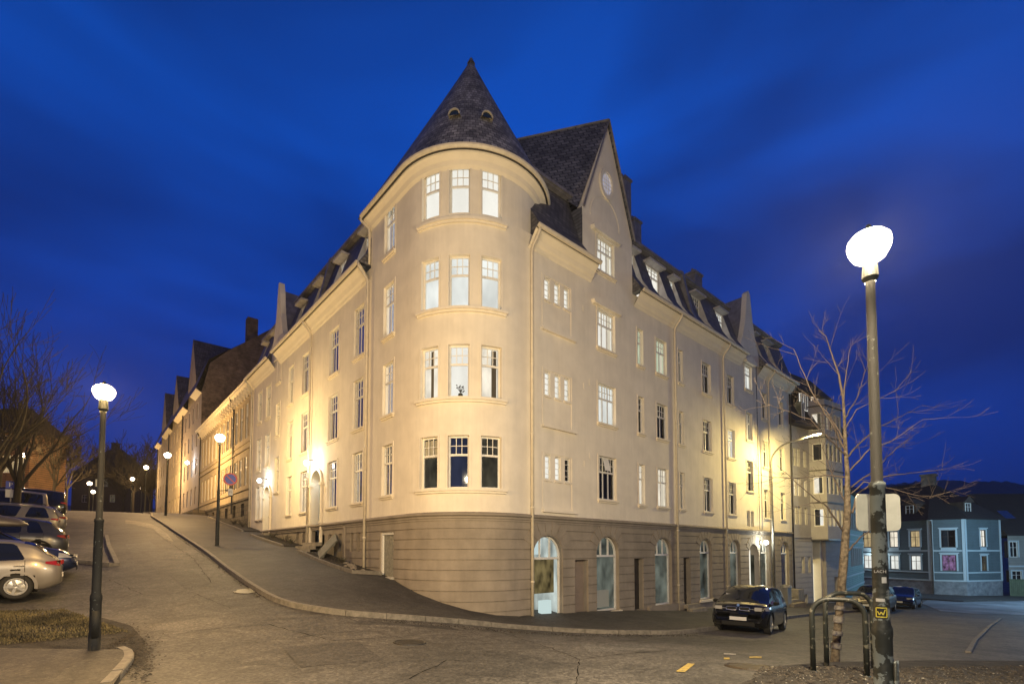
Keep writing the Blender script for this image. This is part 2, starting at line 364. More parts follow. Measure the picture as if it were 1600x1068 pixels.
def window(parent, M, a, b, c, d, room='dark', style='T2', rev=.15, sill=True, us=1.0, n=1, curtain=None, fm=None, sillout=.1, name='window'):
    fm = fm or WHITE; f = MB(); h = d - c; w = (b - a); fw = (.028 if style == 'V' else .055) / us; D0 = rev - .022; D1 = rev + .03; mw = .022 / us; bw = .032
    f.mbox(M, a, a + fw, c, d, D0, D1); f.mbox(M, b - fw, b, c, d, D0, D1)
    f.mbox(M, a + fw, b - fw, c, c + .06, D0, D1, n); f.mbox(M, a + fw, b - fw, d - .055, d, D0, D1, n)
    tr = c + h * .64; A = a + fw; B = b - fw
    def vb(u, p, q, ww=mw, e=0): f.mbox(M, u - ww / 2, u + ww / 2, p, q, D0 + .008 + e * .5, D1 - .01)
    def hb(v, p, q, ww=.022): f.mbox(M, p, q, v - ww / 2, v + ww / 2, D0 + .011, D1 - .014, n)
    if style in ('T2', 'T3', 'S1', 'N1'):
        f.mbox(M, A, B, tr - .035, tr + .035, D0 - .008, D1, n)
        cols = {'T2': 2, 'T3': 3, 'S1': 1, 'N1': 1}[style]
        for k in range(1, cols): vb(A + (B - A) * k / cols, c + .06, d - .055, .055 / us)
        sub = {'T2': 4, 'T3': 6, 'S1': 3, 'N1': 2}[style]
        for k in range(1, sub):
            if style in ('T2', 'T3') and k % (sub // cols) == 0: continue
            vb(A + (B - A) * k / sub, tr + .035, d - .055, mw, .003)
        hb((tr + d) / 2 - .01, A, B)
    elif style == 'V':
        for k in range(1, 4): hb(c + h * k / 4, A, B, .018)
    elif style == 'G':                                     # simple cross
        vb((A + B) / 2, c + .06, d - .055, .04 / us); hb(c + h * .62, A, B, .035)
    elif style == 'P': pass
    ob = f.build(name, fm, parent)
    g = MB(); 
    S = [A + (B - A) * k / n for k in range(n + 1)]
    for p, q in zip(S, S[1:]): g.quad(M(p, c + .03, rev + .002), M(q, c + .03, rev + .002), M(q, d - .03, rev + .002), M(p, d - .03, rev + .002))
    g.build('pane', GLASS, ob)
    r = MB(); q0 = rev + .04; q1 = rev + .42; e = .1 / us
    a2, b2, c2, d2 = a - e, b + e, c - .05, d + .05
    r.quad(M(a2, c2, q1), M(b2, c2, q1), M(b2, d2, q1), M(a2, d2, q1))
    r.quad(M(a2, c2, q0), M(a2, c2, q1), M(a2, d2, q1), M(a2, d2, q0)); r.quad(M(b2, c2, q0), M(b2, c2, q1), M(b2, d2, q1), M(b2, d2, q0))
    r.quad(M(a2, d2, q0), M(b2, d2, q0), M(b2, d2, q1), M(a2, d2, q1)); r.quad(M(a2, c2, q0), M(b2, c2, q0), M(b2, c2, q1), M(a2, c2, q1))
    r.build('interior', ROOMS[room], ob)
    if curtain is None: curtain = RW.random() < (.35 if room == 'dark' else .5) and w * us > .6 and style not in ('G', 'S1')
    if curtain:
        k = MB(); cw = (B - A) * RW.uniform(.14, .24)
        for (p, q) in ((A, A + cw), (B - cw, B)):
            m_ = 6
            for i in range(m_):
                x0 = p + (q - p) * i / m_; x1 = p + (q - p) * (i + 1) / m_; y0 = rev + .08 + (.03 if i % 2 else 0); y1 = rev + .08 + (0 if i % 2 else .03)
                k.quad(M(x0, c, y0), M(x1, c, y1), M(x1, d, y1), M(x0, d, y0))
        k.build('curtain', mat('curtain_cloth', (.22, .21, .19), .9) if room == 'dark' else mat('backlit_curtain', (.5, .47, .4), .9, emis=(1, .88, .66), es=.45), ob)
    if sill:
        s = MB(); su = .09 / us
        s.mbox(M, a - su, b + su, c - .075, c, -sillout, 0, n); s.mbox(M, a - su * .6, b + su * .6, c - .14, c - .075, -sillout * .5, 0, n)
        s.build('sill', TRIM, ob)
    return ob
def soft_cornice(mb, path, out, prof): mb.sweep(path, prof, out)
YR = 12.5; XL = 8.48
def MR(u, v, d): return (u, YR + d, v)
def ML(u, v, d): return (XL + d, u, v)
TC = (11.18, 15.2); TR = 2.7; TUS = math.pi / 180 * TR
def MT(u, v, d):
    w = R(u); return (TC[0] + (TR - d) * math.cos(w), TC[1] + (TR - d) * math.sin(w), v)
# ================================================================== THE CORNER BUILDING
CB = empty('corner_apartment_building', (XL, YR, 0), 'large cream corner apartment house with a round turret under a slate cone, shop arches below', 'building')
ROOT[CB.name] = (XL, YR, 0)
EZ = 13.0
FL = [(3.6, 5.4), (6.8, 8.45), (9.88, 11.55)]; FLL = [(3.52, 5.62), (6.6, 8.7), (9.65, 11.8)]
# ---- windows on the right hand facade (u = X)
wr = []                                               # (a,b,c,d,room,style)
for (c, d), st in zip([(4.15, 5.05), (7.25, 8.15), (10.85, 11.68)], [('cool', 'cool', 'dark'), ('warm',) * 3, ('cool',) * 3]):
    for (a, b), r_ in zip([(12.58, 12.88), (13.11, 13.41), (13.64, 13.94)], st): wr.append((a, b, c, d, r_, 'V'))
c1 = ['dark', 'cool', 'white', 'white']
for (c, d), r_ in zip([(3.64, 5.42), (6.78, 8.43), (9.91, 11.55), (13.15, 14.66)], c1): wr.append((15.66, 16.82, c, d, r_, 'T3'))
for (c, d), r_ in zip(FL, ('warm', 'dark', 'green')): wr.append((18.46, 18.90, c, d, r_, 'N1'))
for (c, d), r_ in zip(FL, ('warm', 'dark', 'green')): wr.append((19.96, 20.86, c, d, r_, 'T2'))
for (c, d), r_ in zip(FL, ('dark', 'dark', 'dark')): wr.append((21.95, 22.37, c, d, r_, 'N1'))
for (c, d), r_ in zip(FL, ('dark', 'dark', 'dark')): wr.append((24.34, 25.24, c, d, r_, 'T2'))
for (c, d), r_ in zip(FL, ('dark', 'cool', 'dark')): wr.append((27.14, 28.02, c, d, r_, 'T2'))
wr += [(29.52, 30.5, 11.25, 12.74, 'cool', 'T2'), (29.55, 30.42, 8.17, 9.85, 'dim', 'T2'), (29.5, 30.4, 5.1, 6.92, 'dark', 'T2'), (29.42, 29.84, 2.98, 3.93, 'dark', 'P'), (29.96, 30.38, 2.98, 3.93, 'dark', 'P')]
for (c, d), r_ in zip(FL, ('dark', 'dark', 'dark')): wr.append((31.9, 32.68, c, d, r_, 'T2'))
for (c, d), r_ in zip(FL, ('dark', 'dark', 'dark')): wr.append((34.55, 35.38, c, d, r_, 'T2'))
# ---- windows on the left hand facade (u = Y)
wl = [(16.3, 17.12, 3.6, 5.5, 'dim', 'T2'), (16.3, 17.12, 6.62, 8.62, 'warm', 'T2'), (16.3, 17.12, 9.64, 11.66, 'cool', 'T2'), (16.3, 17.12, 12.8, 14.8, 'cool', 'T2')]
for (a, b), rr in zip([(18.85, 19.85), (21.52, 22.62), (25.28, 26.38), (27.78, 28.66)], [('dim', 'dark', 'dark'), ('dim', 'dark', 'dark'), ('dim', 'dark', 'dark'), ('dark', 'dark', 'dark')]):
    for (c, d), r_ in zip(FLL, rr): wl.append((a, b, c, d, r_, 'T2'))
wl += [(30.2, 30.9, 11.49, 13.0, 'dark', 'N1'), (30.2, 30.95, 8.3, 10.25, 'dark', 'N1'), (30.15, 30.95, 4.98, 7.04, 'dark', 'N1')]
wl += [(32.1, 33.1, 6.7, 8.76, 'dim', 'T2'), (32.1, 33.1, 9.8, 11.84, 'dark', 'T2'), (34.05, 35.0, 6.7, 8.8, 'dark', 'T2'), (34.05, 35.0, 9.87, 11.9, 'dark', 'T2'), (33.3, 34.0, 3.54, 5.65, 'dark', 'N1'), (34.3, 35.0, 3.54, 5.65, 'dark', 'N1')]
wb = [(18.98, 19.34, 1.52, 2.3, 'dark', 'P'), (19.64, 20.0, 1.52, 2.3, 'dark', 'P'), (20.94, 21.36, 1.5, 2.3, 'dark', 'P'), (22.1, 22.5, 1.8, 2.3, 'dark', 'P'), (22.95, 23.3, 1.8, 2.3, 'dark', 'P'), (25.6, 26.0, 1.9, 2.5, 'dark', 'P'), (26.55, 26.95, 1.9, 2.5, 'dark', 'P')]
# ---- turret windows (u = degrees)
wt = []
for (c, d), rr in zip([(3.62, 5.38), (6.66, 8.46), (9.72, 11.54), (12.8, 14.68)], [('dim', 'blue', 'dim'), ('warm', 'white', 'warm'), ('cool', 'cool', 'cool'), ('white', 'white', 'white')]):
    for a, r_ in zip((-157.3, -134.4, -110.9), rr): wt.append((a - 7.6, a + 7.6, c, d, r_, 'S1'))
# ---- upper walls
U = MB()
wall(U, MR, 11.18, 36.5, 2.75, EZ, [w[:4] for w in wr if w[2] < 12 and w[3] < 12.9])
wall(U, MR, 14.75, 18.13, EZ, 15.39, [w[:4] for w in wr if w[2] > 13])
wall(U, ML, 15.2, 36.4, 2.75, EZ, [w[:4] + (.13,) for w in wl if w[3] < 12.95] + [(23.3, 24.6, 2.76, 5.44, .35, 1), (31.7, 32.95, 2.76, 5.5, .35, 1)])
wall(U, ML, 15.2, 18.3, EZ, 15.1, [w[:4] for w in wl if w[2] > 12.5])
wall(U, MT, -180, -90, 2.75, EZ, [w[:4] for w in wt if w[3] < 12], du=4)
wall(U, MT, -180, -20, EZ, 15.1, [w[:4] for w in wt if w[3] > 12], du=4)
U.quad((XL, 18.3, 12.9), (13.2, 18.3, 12.9), (13.2, 18.3, 15.2), (XL, 18.3, 15.2))
# gable heads
zA, zS = 19.86, 15.39
oc = (16.32, 17.1, .36, .52)                          # oval window
U.poly([(14.75, 15.39), (18.13, 15.39), (16.75, 19.0), (16.4, 19.86), (16.05, 19.0)], .3, MR, .001)
U.poly([(28.9, 12.98), (31.5, 12.98), (31.5, 13.7), (31.1, 14.4), (30.72, 15.6), (30.5, 16.8), (30.42, 17.25), (30.2, 17.45), (29.98, 17.25), (29.9, 16.8), (29.7, 15.6), (29.3, 14.4), (28.9, 13.7)], .3, MR, -.05)
wl_g = [(29.55, 12.98), (32.0, 12.98), (32.0, 13.8), (31.6, 14.4), (31.2, 15.6), (31.0, 16.9), (30.85, 17.6), (30.7, 17.6), (30.5, 16.9), (30.3, 15.6), (29.9, 14.4), (29.55, 13.8)]
U.poly(wl_g, .3, ML, -.05)
# end walls and back closure
U.quad((36.5, 12.5, -3), (36.5, 25, -3), (36.5, 25, EZ), (36.5, 12.5, EZ)); U.quad((XL, 36.4, 0), (22, 36.4, 0), (22, 36.4, EZ), (XL, 36.4, EZ))
# window surrounds, panels, hoods
for w in wr:
    if w[2] > 12 or w[3] < 12.9:
        if w[5] != 'V' and w[5] != 'P': surround(U, MR, *w[:4])
for w in wl: surround(U, ML, *w[:4], w=.08)
for w in wt: surround(U, MT, *w[:4], us=TUS, n=3)
for (c, d) in [(4.15, 5.05), (7.25, 8.15), (10.85, 11.68)]:
    U.mbox(MR, 12.45, 12.53, c - 1.15, d + .12, -.02, 0); U.mbox(MR, 14.02, 14.10, c - 1.15, d + .12, -.02, 0); U.mbox(MR, 12.53, 14.02, d + .05, d + .12, -.02, 0)
    U.mbox(MR, 12.4, 14.25, c - 1.2, c - 1.1, -.11, 0)
    for a, b in ((12.58, 12.88), (13.11, 13.41), (13.64, 13.94)): U.mbox(MR, a - .04, b + .04, c - .07, c, -.05, 0)
for (b, hgt) in ((11.62, .42), (14.73, .5)):          # pointed hoods over the wide windows
    U.poly([(15.35, b), (17.13, b), (17.2, b + .14), (16.24, b + .14 + hgt), (15.28, b + .14)], .16, MR, -.16)
U.poly([(29.3, 12.8), (30.72, 12.8), (30.8, 12.95), (30.0, 13.3), (29.22, 12.95)], .2, MR, -.25)
for k in range(24):                                    # blind arch line over the gable window
    a = math.pi * k / 24; b = math.pi * (k + 1) / 24
    p = [(16.24 + rr * math.cos(t), 15.35 + rr * 1.15 * math.sin(t)) for rr, t in ((1.0, a), (1.0, b), (.94, b), (.94, a))]
    U.poly(p, .02, MR, -.02)
for k in range(28):
    a = 2 * math.pi * k / 28; b = 2 * math.pi * (k + 1) / 28
    p = [(oc[0] + oc[2] * s * math.cos(t), oc[1] + oc[3] * s * math.sin(t)) for s, t in ((1.0, a), (1.0, b), (1.28, b), (1.28, a))]
    U.poly(p, .07, MR, -.07)
# turret ledges under the window groups
for (c, d) in [(3.62, 5.38), (6.66, 8.46), (9.72, 11.54), (12.8, 14.68)]:
    U.mbox(MT, -168.5, -99.5, c - .09, c, -.14, 0, 16); U.mbox(MT, -168, -100, c - .16, c - .09, -.08, 0, 16)
# ventilator grilles
for (M, u, v) in [(MR, 14.75, 11.25), (MR, 14.75, 8.1), (MR, 14.75, 5.0), (MR, 15.1, 8.35), (MR, 15.1, 5.35), (ML, 20.3, 11.7), (ML, 20.3, 8.6), (ML, 20.3, 5.5), (ML, 21.2, 11.6), (ML, 21.2, 8.5), (ML, 21.2, 5.4)]:
    U.mbox(M, u, u + .09, v - .14, v + .1, -.012, 0)
U.build('upper_wall', STUCCO, CB)
# oval window
ow = MB()
for k in range(28):
    a = 2 * math.pi * k / 28; b = 2 * math.pi * (k + 1) / 28
    ow.poly([(oc[0] + oc[2] * s * math.cos(t), oc[1] + oc[3] * s * math.sin(t)) for s, t in ((.86, a), (.86, b), (1.0, b), (1.0, a))], .05, MR, -.05)
for sgn in (-.33, 0, .33):
    ow.mbox(MR, oc[0] + sgn * oc[2] - .012, oc[0] + sgn * oc[2] + .012, oc[1] - .46, oc[1] + .46, -.03, -.005); ow.mbox(MR, oc[0] - .32, oc[0] + .32, oc[1] + sgn * oc[3] - .012, oc[1] + sgn * oc[3] + .012, -.028, -.007)
ow = ow.build('oval_window', WHITE, CB)
MB().poly([(oc[0] + oc[2] * .9 * math.cos(2 * math.pi * k / 24), oc[1] + oc[3] * .9 * math.sin(2 * math.pi * k / 24)) for k in range(24)], .01, MR, -.016).build('pane', mat('reflection_glow_pane', (.62, .62, .66), .2, spec=.8, emis=(.8, .82, 1), es=.22), ow)  # faint emission stands in for the white reflection on this glass
for w in wr: window(CB, MR, *w[:4], room={'cool': 'white', 'warm': 'white'}.get(w[4], w[4]) if w[5] == 'V' else w[4], style=w[5], sill=w[5] not in 'VP', rev=.09 if w[5] == 'V' else .13)
for w in wl: window(CB, ML, *w[:4], room=w[4], style=w[5], rev=.10)
for i, w in enumerate(wt): window(CB, MT, *w[:4], room=w[4], style=w[5], us=TUS, n=3, sill=False)
# a tilted vent light in the first floor window, a curtain and a vase in the turret windows
MB().quad((16.05, 12.47, 4.85), (16.43, 12.47, 4.85), (16.43, 12.6, 5.36), (16.05, 12.6, 5.36)).build('open_vent_light', WHITE, CB)
def curtain_T(a0, a1, c, d, n=7, dep=.2, m=None):
    k = MB()
    for i in range(n):
        p = a0 + (a1 - a0) * i / n; q = a0 + (a1 - a0) * (i + 1) / n
        k.quad(MT(p, c, dep + (.04 if i % 2 else 0)), MT(q, c, dep + (0 if i % 2 else .04)), MT(q, d, dep + (0 if i % 2 else .04)), MT(p, d, dep + (.04 if i % 2 else 0)))
    return k.build('curtain', m or mat('brown_curtain', (.14, .11, .07), .9), CB)
curtain_T(-109.5, -105, 6.7, 8.4); curtain_T(-158.5, -156.5, 6.7, 8.4, 3)
curtain_T(-164, -150.5, 4.7, 5.3, 9, .2, mat('pale_blind', (.5, .44, .33), .9))
v = MB(); v.lathe([(.05, 0), (.09, .04), (.07, .13), (.05, .14)], MT(-134, 6.74, .28), 10)
rv = random.Random(2)
for k in range(14):
    p = Vector(MT(-134, 6.9, .28)); q = p + Vector((rv.uniform(-.16, .16), rv.uniform(-.05, .05), rv.uniform(.06, .3))); v.tube([p, q], .006, 4); v.lathe([(0, -.025), (.03, 0), (0, .025)], q, 6)
v.build('potted_plant', mat('plant_dark', (.05, .045, .03), .9), CB)
v = MB(); 
for k in range(22):
    p = Vector(MT(-153 + rv.uniform(-2, 1), 12.95, .28)) + Vector((rv.uniform(-.1, .1), rv.uniform(-.05, .05), rv.uniform(0, .22))); v.lathe([(0, -.03), (.04, 0), (0, .03)], p, 5)
v.build('potted_plant', mat('plant_green', (.04, .12, .03), .9), CB)
# ---- base storey
def gl(z0, z1): return [2.28 - .345 * k for k in range(14)]
arches = [(11.97, 13.51, -.92, 2.11, 'shoplit'), (15.49, 16.96, -.9, 2.14, 'shop'), (19.66, 21.10, -.95, 2.15, 'shop'), (23.77, 25.05, -.95, 2.16, 'shop'), (27.13, 28.45, -1.0, 2.16, 'shop'), (31.25, 32.55, -1.0, 2.14, 'shop'), (34.46, 35.85, -1.0, 2.14, 'blue')]
doorsR = [(14.19, 14.97, -1.0, 1.21), (18.05, 18.73, -1.02, 1.22), (22.16, 22.83, -1.1, 1.22)]
B = MB()
wall(B, MR, 11.27, 36.5, -4, 2.75, [(a, b, c, d, .22, 1) for a, b, c, d, _ in arches] + [(29.6, 30.95, -1.5, 1.97, .5, 1)] + [(a, b, c, d, .28) for a, b, c, d in doorsR], grooves=gl(0, 0))
wall(B, MT, -180, -88, -3, 2.75, [], du=4, grooves=gl(0, 0))
wall(B, ML, 15.2, 20.58, -2, 2.75, [(16.15, 17.22, .4, 2.25, .2)] + [w[:4] for w in wb if w[0] < 20.5], grooves=gl(0, 0))
BL = lambda u, v, d: (XL + .03 + d, u, v)
wall(B, BL, 20.58, 36.4, -1, 2.75, [w[:4] for w in wb if w[0] > 20.5] + [(23.3, 24.6, 1.9, 2.76), (31.7, 32.95, 2.6, 2.76)])
B.mbox(ML, 20.45, 20.62, -1, 2.76, -.06, 0)
# voussoirs
for (a, b, c, d, _) in arches + [(29.6, 30.95, 0, 1.97, 0)]:
    Rr = (b - a) / 2; uc = (a + b) / 2; vc = d - Rr
    for k in range(7):
        t0 = math.pi * (.14 + .72 * k / 7) + .02; t1 = math.pi * (.14 + .72 * (k + 1) / 7) - .02
        def rim(t): 
            q = (2.58 - vc) / max(.2, math.sin(t)); return min(q, Rr * 1.72)
        B.poly([(uc + (Rr + .05) * math.cos(t0), vc + (Rr + .05) * math.sin(t0)), (uc + rim(t0) * math.cos(t0), vc + rim(t0) * math.sin(t0)), (uc + rim(t1) * math.cos(t1), vc + rim(t1) * math.sin(t1)), (uc + (Rr + .05) * math.cos(t1), vc + (Rr + .05) * math.sin(t1))], .03, MR, -.018)
# string course between base and upper walls
path = []; out = []
for y in (36.4, 30, 24, 20.62, 18): path.append((XL, y, 2.75)); out.append((-1, 0))
for k in range(24):
    w = R(-180 + 92 * k / 23); path.append((TC[0] + TR * math.cos(w), TC[1] + TR * math.sin(w), 2.75)); out.append((math.cos(w), math.sin(w)))
path.append((11.6, YR, 2.75)); out.append((0, -1)); path.append((36.5, YR, 2.75)); out.append((0, -1))
B.sweep(path, [(0, -.2), (.03, -.2), (.03, -.14), (.06, -.12), (.06, -.06), (.13, -.02), (.13, .03), (0, .09)], out)
# plinth at the pavement on the right, sloping with the street
B.mbox(MR, 19.0, 22.0, -4, -.93, -.12, 0)
B.build('base_wall', BASE, CB)
for (a, b, c, d, rm) in arches:
    Rr = (b - a) / 2; uc = (a + b) / 2; vc = d - Rr; rv_ = .22; f = MB(); D0, D1 = rv_ - .05, rv_ + .03; K = 16
    f.mbox(MR, a, a + .06, c, vc, D0, D1); f.mbox(MR, b - .06, b, c, vc, D0, D1); f.mbox(MR, a + .06, b - .06, c, c + .07, D0, D1)
    f.mbox(MR, a + .06, b - .06, vc - .1, vc - .02, D0 - .02, D1)
    for k in range(K):
        t0 = math.pi * k / K; t1 = math.pi * (k + 1) / K
        f.poly([(uc + s * math.cos(t), vc + s * math.sin(t)) for s, t in ((Rr, t0), (Rr, t1), (Rr - .06, t1), (Rr - .06, t0))], D1 - D0, MR, D0)
    for s in (-.33, .33):
        x = uc + s * Rr; f.mbox(MR, x - .03, x + .03, vc - .02, vc + math.sqrt(Rr * Rr - (s * Rr) ** 2) - .03, D0 + .01, D1 - .01)
    ob = f.build('shop_window', WHITE, CB)
    g = MB(); g.add([MR(uc + (Rr - .03) * math.cos(math.pi * k / K), vc + (Rr - .03) * math.sin(math.pi * k / K), rv_ + .01) for k in range(K + 1)], [tuple(range(K + 1))])
    g.quad(MR(a + .03, c + .03, rv_ + .01), MR(b - .03, c + .03, rv_ + .01), MR(b - .03, vc, rv_ + .01), MR(a + .03, vc, rv_ + .01)); g.build('pane', GLASS, ob)
    r = MB(); q0, q1 = rv_ + .05, rv_ + .9
    a2, b2, c2, d2 = a - .3, b + .3, c - .02, d + .05
    r.quad(MR(a2, c2, q1), MR(b2, c2, q1), MR(b2, d2, q1), MR(a2, d2, q1)); r.quad(MR(a2, c2, q0), MR(a2, c2, q1), MR(a2, d2, q1), MR(a2, d2, q0)); r.quad(MR(b2, c2, q0), MR(b2, c2, q1), MR(b2, d2, q1), MR(b2, d2, q0))
    r.quad(MR(a2, d2, q0), MR(b2, d2, q0), MR(b2, d2, q1), MR(a2, d2, q1)); r.quad(MR(a2, c2, q0), MR(b2, c2, q0), MR(b2, c2, q1), MR(a2, c2, q1))
    r.build('interior', ROOMS[rm], ob)
    s = MB().mbox(MR, a - .1, b + .1, c - .12, c, -.09, 0); s.build('sill', TRIM, ob)
# blinds and shop fittings behind the first two arches
MB().quad((12.05, 12.82, .0), (13.35, 12.82, .0), (13.35, 12.82, 1.25), (12.05, 12.82, 1.25)).build('shop_blind', room_mat('lit_woven_blind', (.55, .40, .16), .3, 2.2, .9), CB)
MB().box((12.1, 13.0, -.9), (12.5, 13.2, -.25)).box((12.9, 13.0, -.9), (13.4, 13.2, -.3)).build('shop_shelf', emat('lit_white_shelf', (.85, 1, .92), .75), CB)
MB().quad((12.35, 12.9, 1.42), (12.75, 12.9, 1.42), (12.78, 12.9, 2.0), (12.5, 12.9, 1.9)).build('shop_lamp', emat('lit_shop_top', (.85, 1, .95), .7), CB)
MB().box((15.5, 13.0, -.8), (16.9, 13.15, -.1)).build('shop_counter', mat('counter_pale', (.5, .45, .36), .7, emis=(.8, .7, .5), es=.12), CB)
PAINTDOOR = mat('taupe_door', (.25, .20, .16), .6, var=.1); DARKDOOR = mat('dark_brown_door', (.035, .03, .025), .5, var=.3)
for (a, b, c, d), m_ in zip(doorsR, (PAINTDOOR, DARKDOOR, DARKDOOR)):
    f = MB().mbox(MR, a, b, c, d, .24, .3)
    for (p, q) in ((.12, .42), (.5, .92)):
        f.mbox(MR, a + .12, b - .12, c + (d - c) * p, c + (d - c) * q, .222, .24)
    ob = f.build('shop_door', m_, CB)
    MB().tube([MR(a + .08, c + 1.0, .2), MR(a + .08, c + 1.12, .2)], .012, 6).build('handle', STEEL, ob)
# lit entrance on the right: dark blue door, lamp glow
f = MB().mbox(MR, 29.66, 30.2, -1.4, 1.4, .46, .5); ob = f.build('entrance_door', mat('navy_door', (.01, .02, .06), .4), CB)
MB().mbox(MR, 30.22, 30.9, -1.4, 1.9, .48, .5).build('sidelight', emat('lit_entrance', (1, .95, .8), 1.1), CB)
# basement door on the turret side
f = MB().mbox(ML, 16.15, 16.25, .55, 2.25, .06, .16).mbox(ML, 17.12, 17.22, .55, 2.25, .06, .16).mbox(ML, 16.25, 17.12, 2.15, 2.25, .06, .16)
ob = f.build('basement_door', WHITE, CB)
g = MB()
for k in range(6): g.mbox(ML, 16.26 + k * .143, 16.26 + k * .143 + .135, .6, 2.14, .12, .15)
g.build('leaf', mat('grey_boarded_door', (.26, .25, .20), .7, var=.25, vs=8), ob)
MB().mbox(ML, 16.1, 17.3, .3, .6, -.12, .2).build('door_step', mat('pale_stone', (.45, .42, .36), .8, var=.2), CB)
for w in wb:
    M_ = ML if w[0] < 20.5 else BL
    window(CB, M_, *w[:4], room='dark', style='P', sill=False, curtain=False, fm=BASE, name='basement_window')
# arched entrance doors on the left
def arch_door(a, b, c, d, col):
    Rr = (b - a) / 2; uc = (a + b) / 2; vc = d - Rr; K = 14
    f = MB(); pts = [(a, c), (b, c)] + [(uc + Rr * math.cos(math.pi * k / K), vc + Rr * math.sin(math.pi * k / K)) for k in range(K + 1)]
    f.poly(pts, .05, ML, .33)
    for x0, x1 in ((a + .1, uc - .05), (uc + .05, b - .1)):
        f.mbox(ML, x0, x1, c + .15, c + .9, .305, .33); f.mbox(ML, x0, x1, c + 1.05, vc - .15, .305, .33)
    ob = f.build('entrance_door', mat(col, (.40, .43, .36), .5), CB)
    MB().tube([ML(uc + .04, c + .95, .28), ML(uc + .04, c + 1.1, .28)], .015, 6).build('handle', STEEL, ob)
    s = MB()
    for k in range(K):
        t0 = math.pi * k / K; t1 = math.pi * (k + 1) / K
        s.poly([(uc + q * math.cos(t), vc + q * math.sin(t)) for q, t in ((Rr, t0), (Rr, t1), (Rr + .14, t1), (Rr + .14, t0))], .09, ML, -.09)
    for p, q in ((a - .14, a), (b, b + .14)):
        s.mbox(ML, p, q, c, vc, -.09, 0); s.mbox(ML, p - .05, q + .05, vc - .12, vc, -.14, 0); s.mbox(ML, p - .04, q + .04, c + .9, c + 1.0, -.12, 0)
    s.build('door_surround', TRIM, CB)
arch_door(23.3, 24.6, 1.95, 5.44, 'sage_door'); arch_door(31.7, 32.95, 2.62, 5.5, 'pale_green_door')
# ---- cornices, gutters
CP = [(0, -.55), (.05, -.5), (.09, -.42), (.16, -.36), (.24, -.22), (.37, -.1), (.42, -.06), (.42, .0)]
GP_ = [(.47, .02), (.50, -.04), (.57, -.035), (.61, .03), (.61, .085), (.57, .095)]
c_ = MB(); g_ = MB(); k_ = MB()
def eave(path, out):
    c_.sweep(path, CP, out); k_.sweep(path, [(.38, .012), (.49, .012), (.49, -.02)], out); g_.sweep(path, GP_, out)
def span(M, a, b, z, nrm):
    p0 = M(a, z, 0); p1 = M(b, z, 0); eave([p0, p1], [nrm, nrm])
span(MR, 11.75, 15.25, EZ, (0, -1)); span(MR, 18.2, 28.95, EZ, (0, -1)); span(MR, 31.4, 36.9, EZ, (0, -1))
span(ML, 18.4, 30.3, EZ + .05, (-1, 0)); span(ML, 31.3, 36.5, EZ + .05, (-1, 0))
path = [(XL, y, 15.02) for y in (18.45, 17.5, 16.5)]; out = [(-1, 0)] * 3
for k in range(41):
    w = R(-180 + 165 * k / 40); path.append((TC[0] + TR * math.cos(w), TC[1] + TR * math.sin(w), 15.02)); out.append((math.cos(w), math.sin(w)))
c_.sweep(path, [(0, -.5), (.03, -.46), (.08, -.40), (.13, -.26), (.24, -.15), (.29, -.12), (.29, -.06)], out)
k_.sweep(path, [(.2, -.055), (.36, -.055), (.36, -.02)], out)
g_.sweep(path, [(.30, .0), (.33, -.05), (.40, -.045), (.45, .02), (.45, .08), (.41, .09)], out)
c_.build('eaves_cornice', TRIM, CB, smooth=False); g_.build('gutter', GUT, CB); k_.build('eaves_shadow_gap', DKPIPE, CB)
# ---- downpipes
def pipe(pts, m=GUT, r=.055):
    p = MB().tube(pts, r, 8); o = p.build('downpipe', m, CB, smooth=True)
    k = MB()
    z0 = pts[-1][2]; top = pts[1][2] if len(pts) > 2 else pts[0][2]
    z = z0 + 1.2
    while z < top - .5:
        k.tube([(pts[-1][0], pts[-1][1], z), (pts[-1][0], pts[-1][1], z + .05)], r + .015, 8); z += 2.6
    k.build('pipe_bracket', m, o)
    return o
def pR(x, zt, zb, m=GUT): pipe([(x, YR - .52, zt + .0), (x, YR - .5, zt - .15), (x, YR - .14, zt - .55), (x, YR - .1, zt - .75), (x, YR - .1, zb)], m)
def pL(y, zt, zb, m=GUT): pipe([(XL - .52, y, zt), (XL - .5, y, zt - .15), (XL - .14, y, zt - .55), (XL - .12, y, zt - .75), (XL - .12, y, zb)], m)
pR(11.85, EZ, -.75); pR(21.5, EZ, -1.3); pR(26.6, EZ, -1.6); pR(32.8, EZ, -1.9); pR(36.42, EZ - .2, -2.2, DKPIPE)
pL(18.36, EZ + .05, .85); pL(24.9, EZ + .05, 1.6); pL(36.2, EZ + .05, 3.0)
pipe([(XL - .4, 18.5, 15.1), (XL - .36, 18.5, 14.9), (XL - .1, 18.32, 14.6), (XL - .08, 18.32, 14.4), (XL - .08, 18.32, 13.1)])
pipe([(30.95, 12.4, 12.9), (30.95, 12.4, -1.6)], DKPIPE, .02)
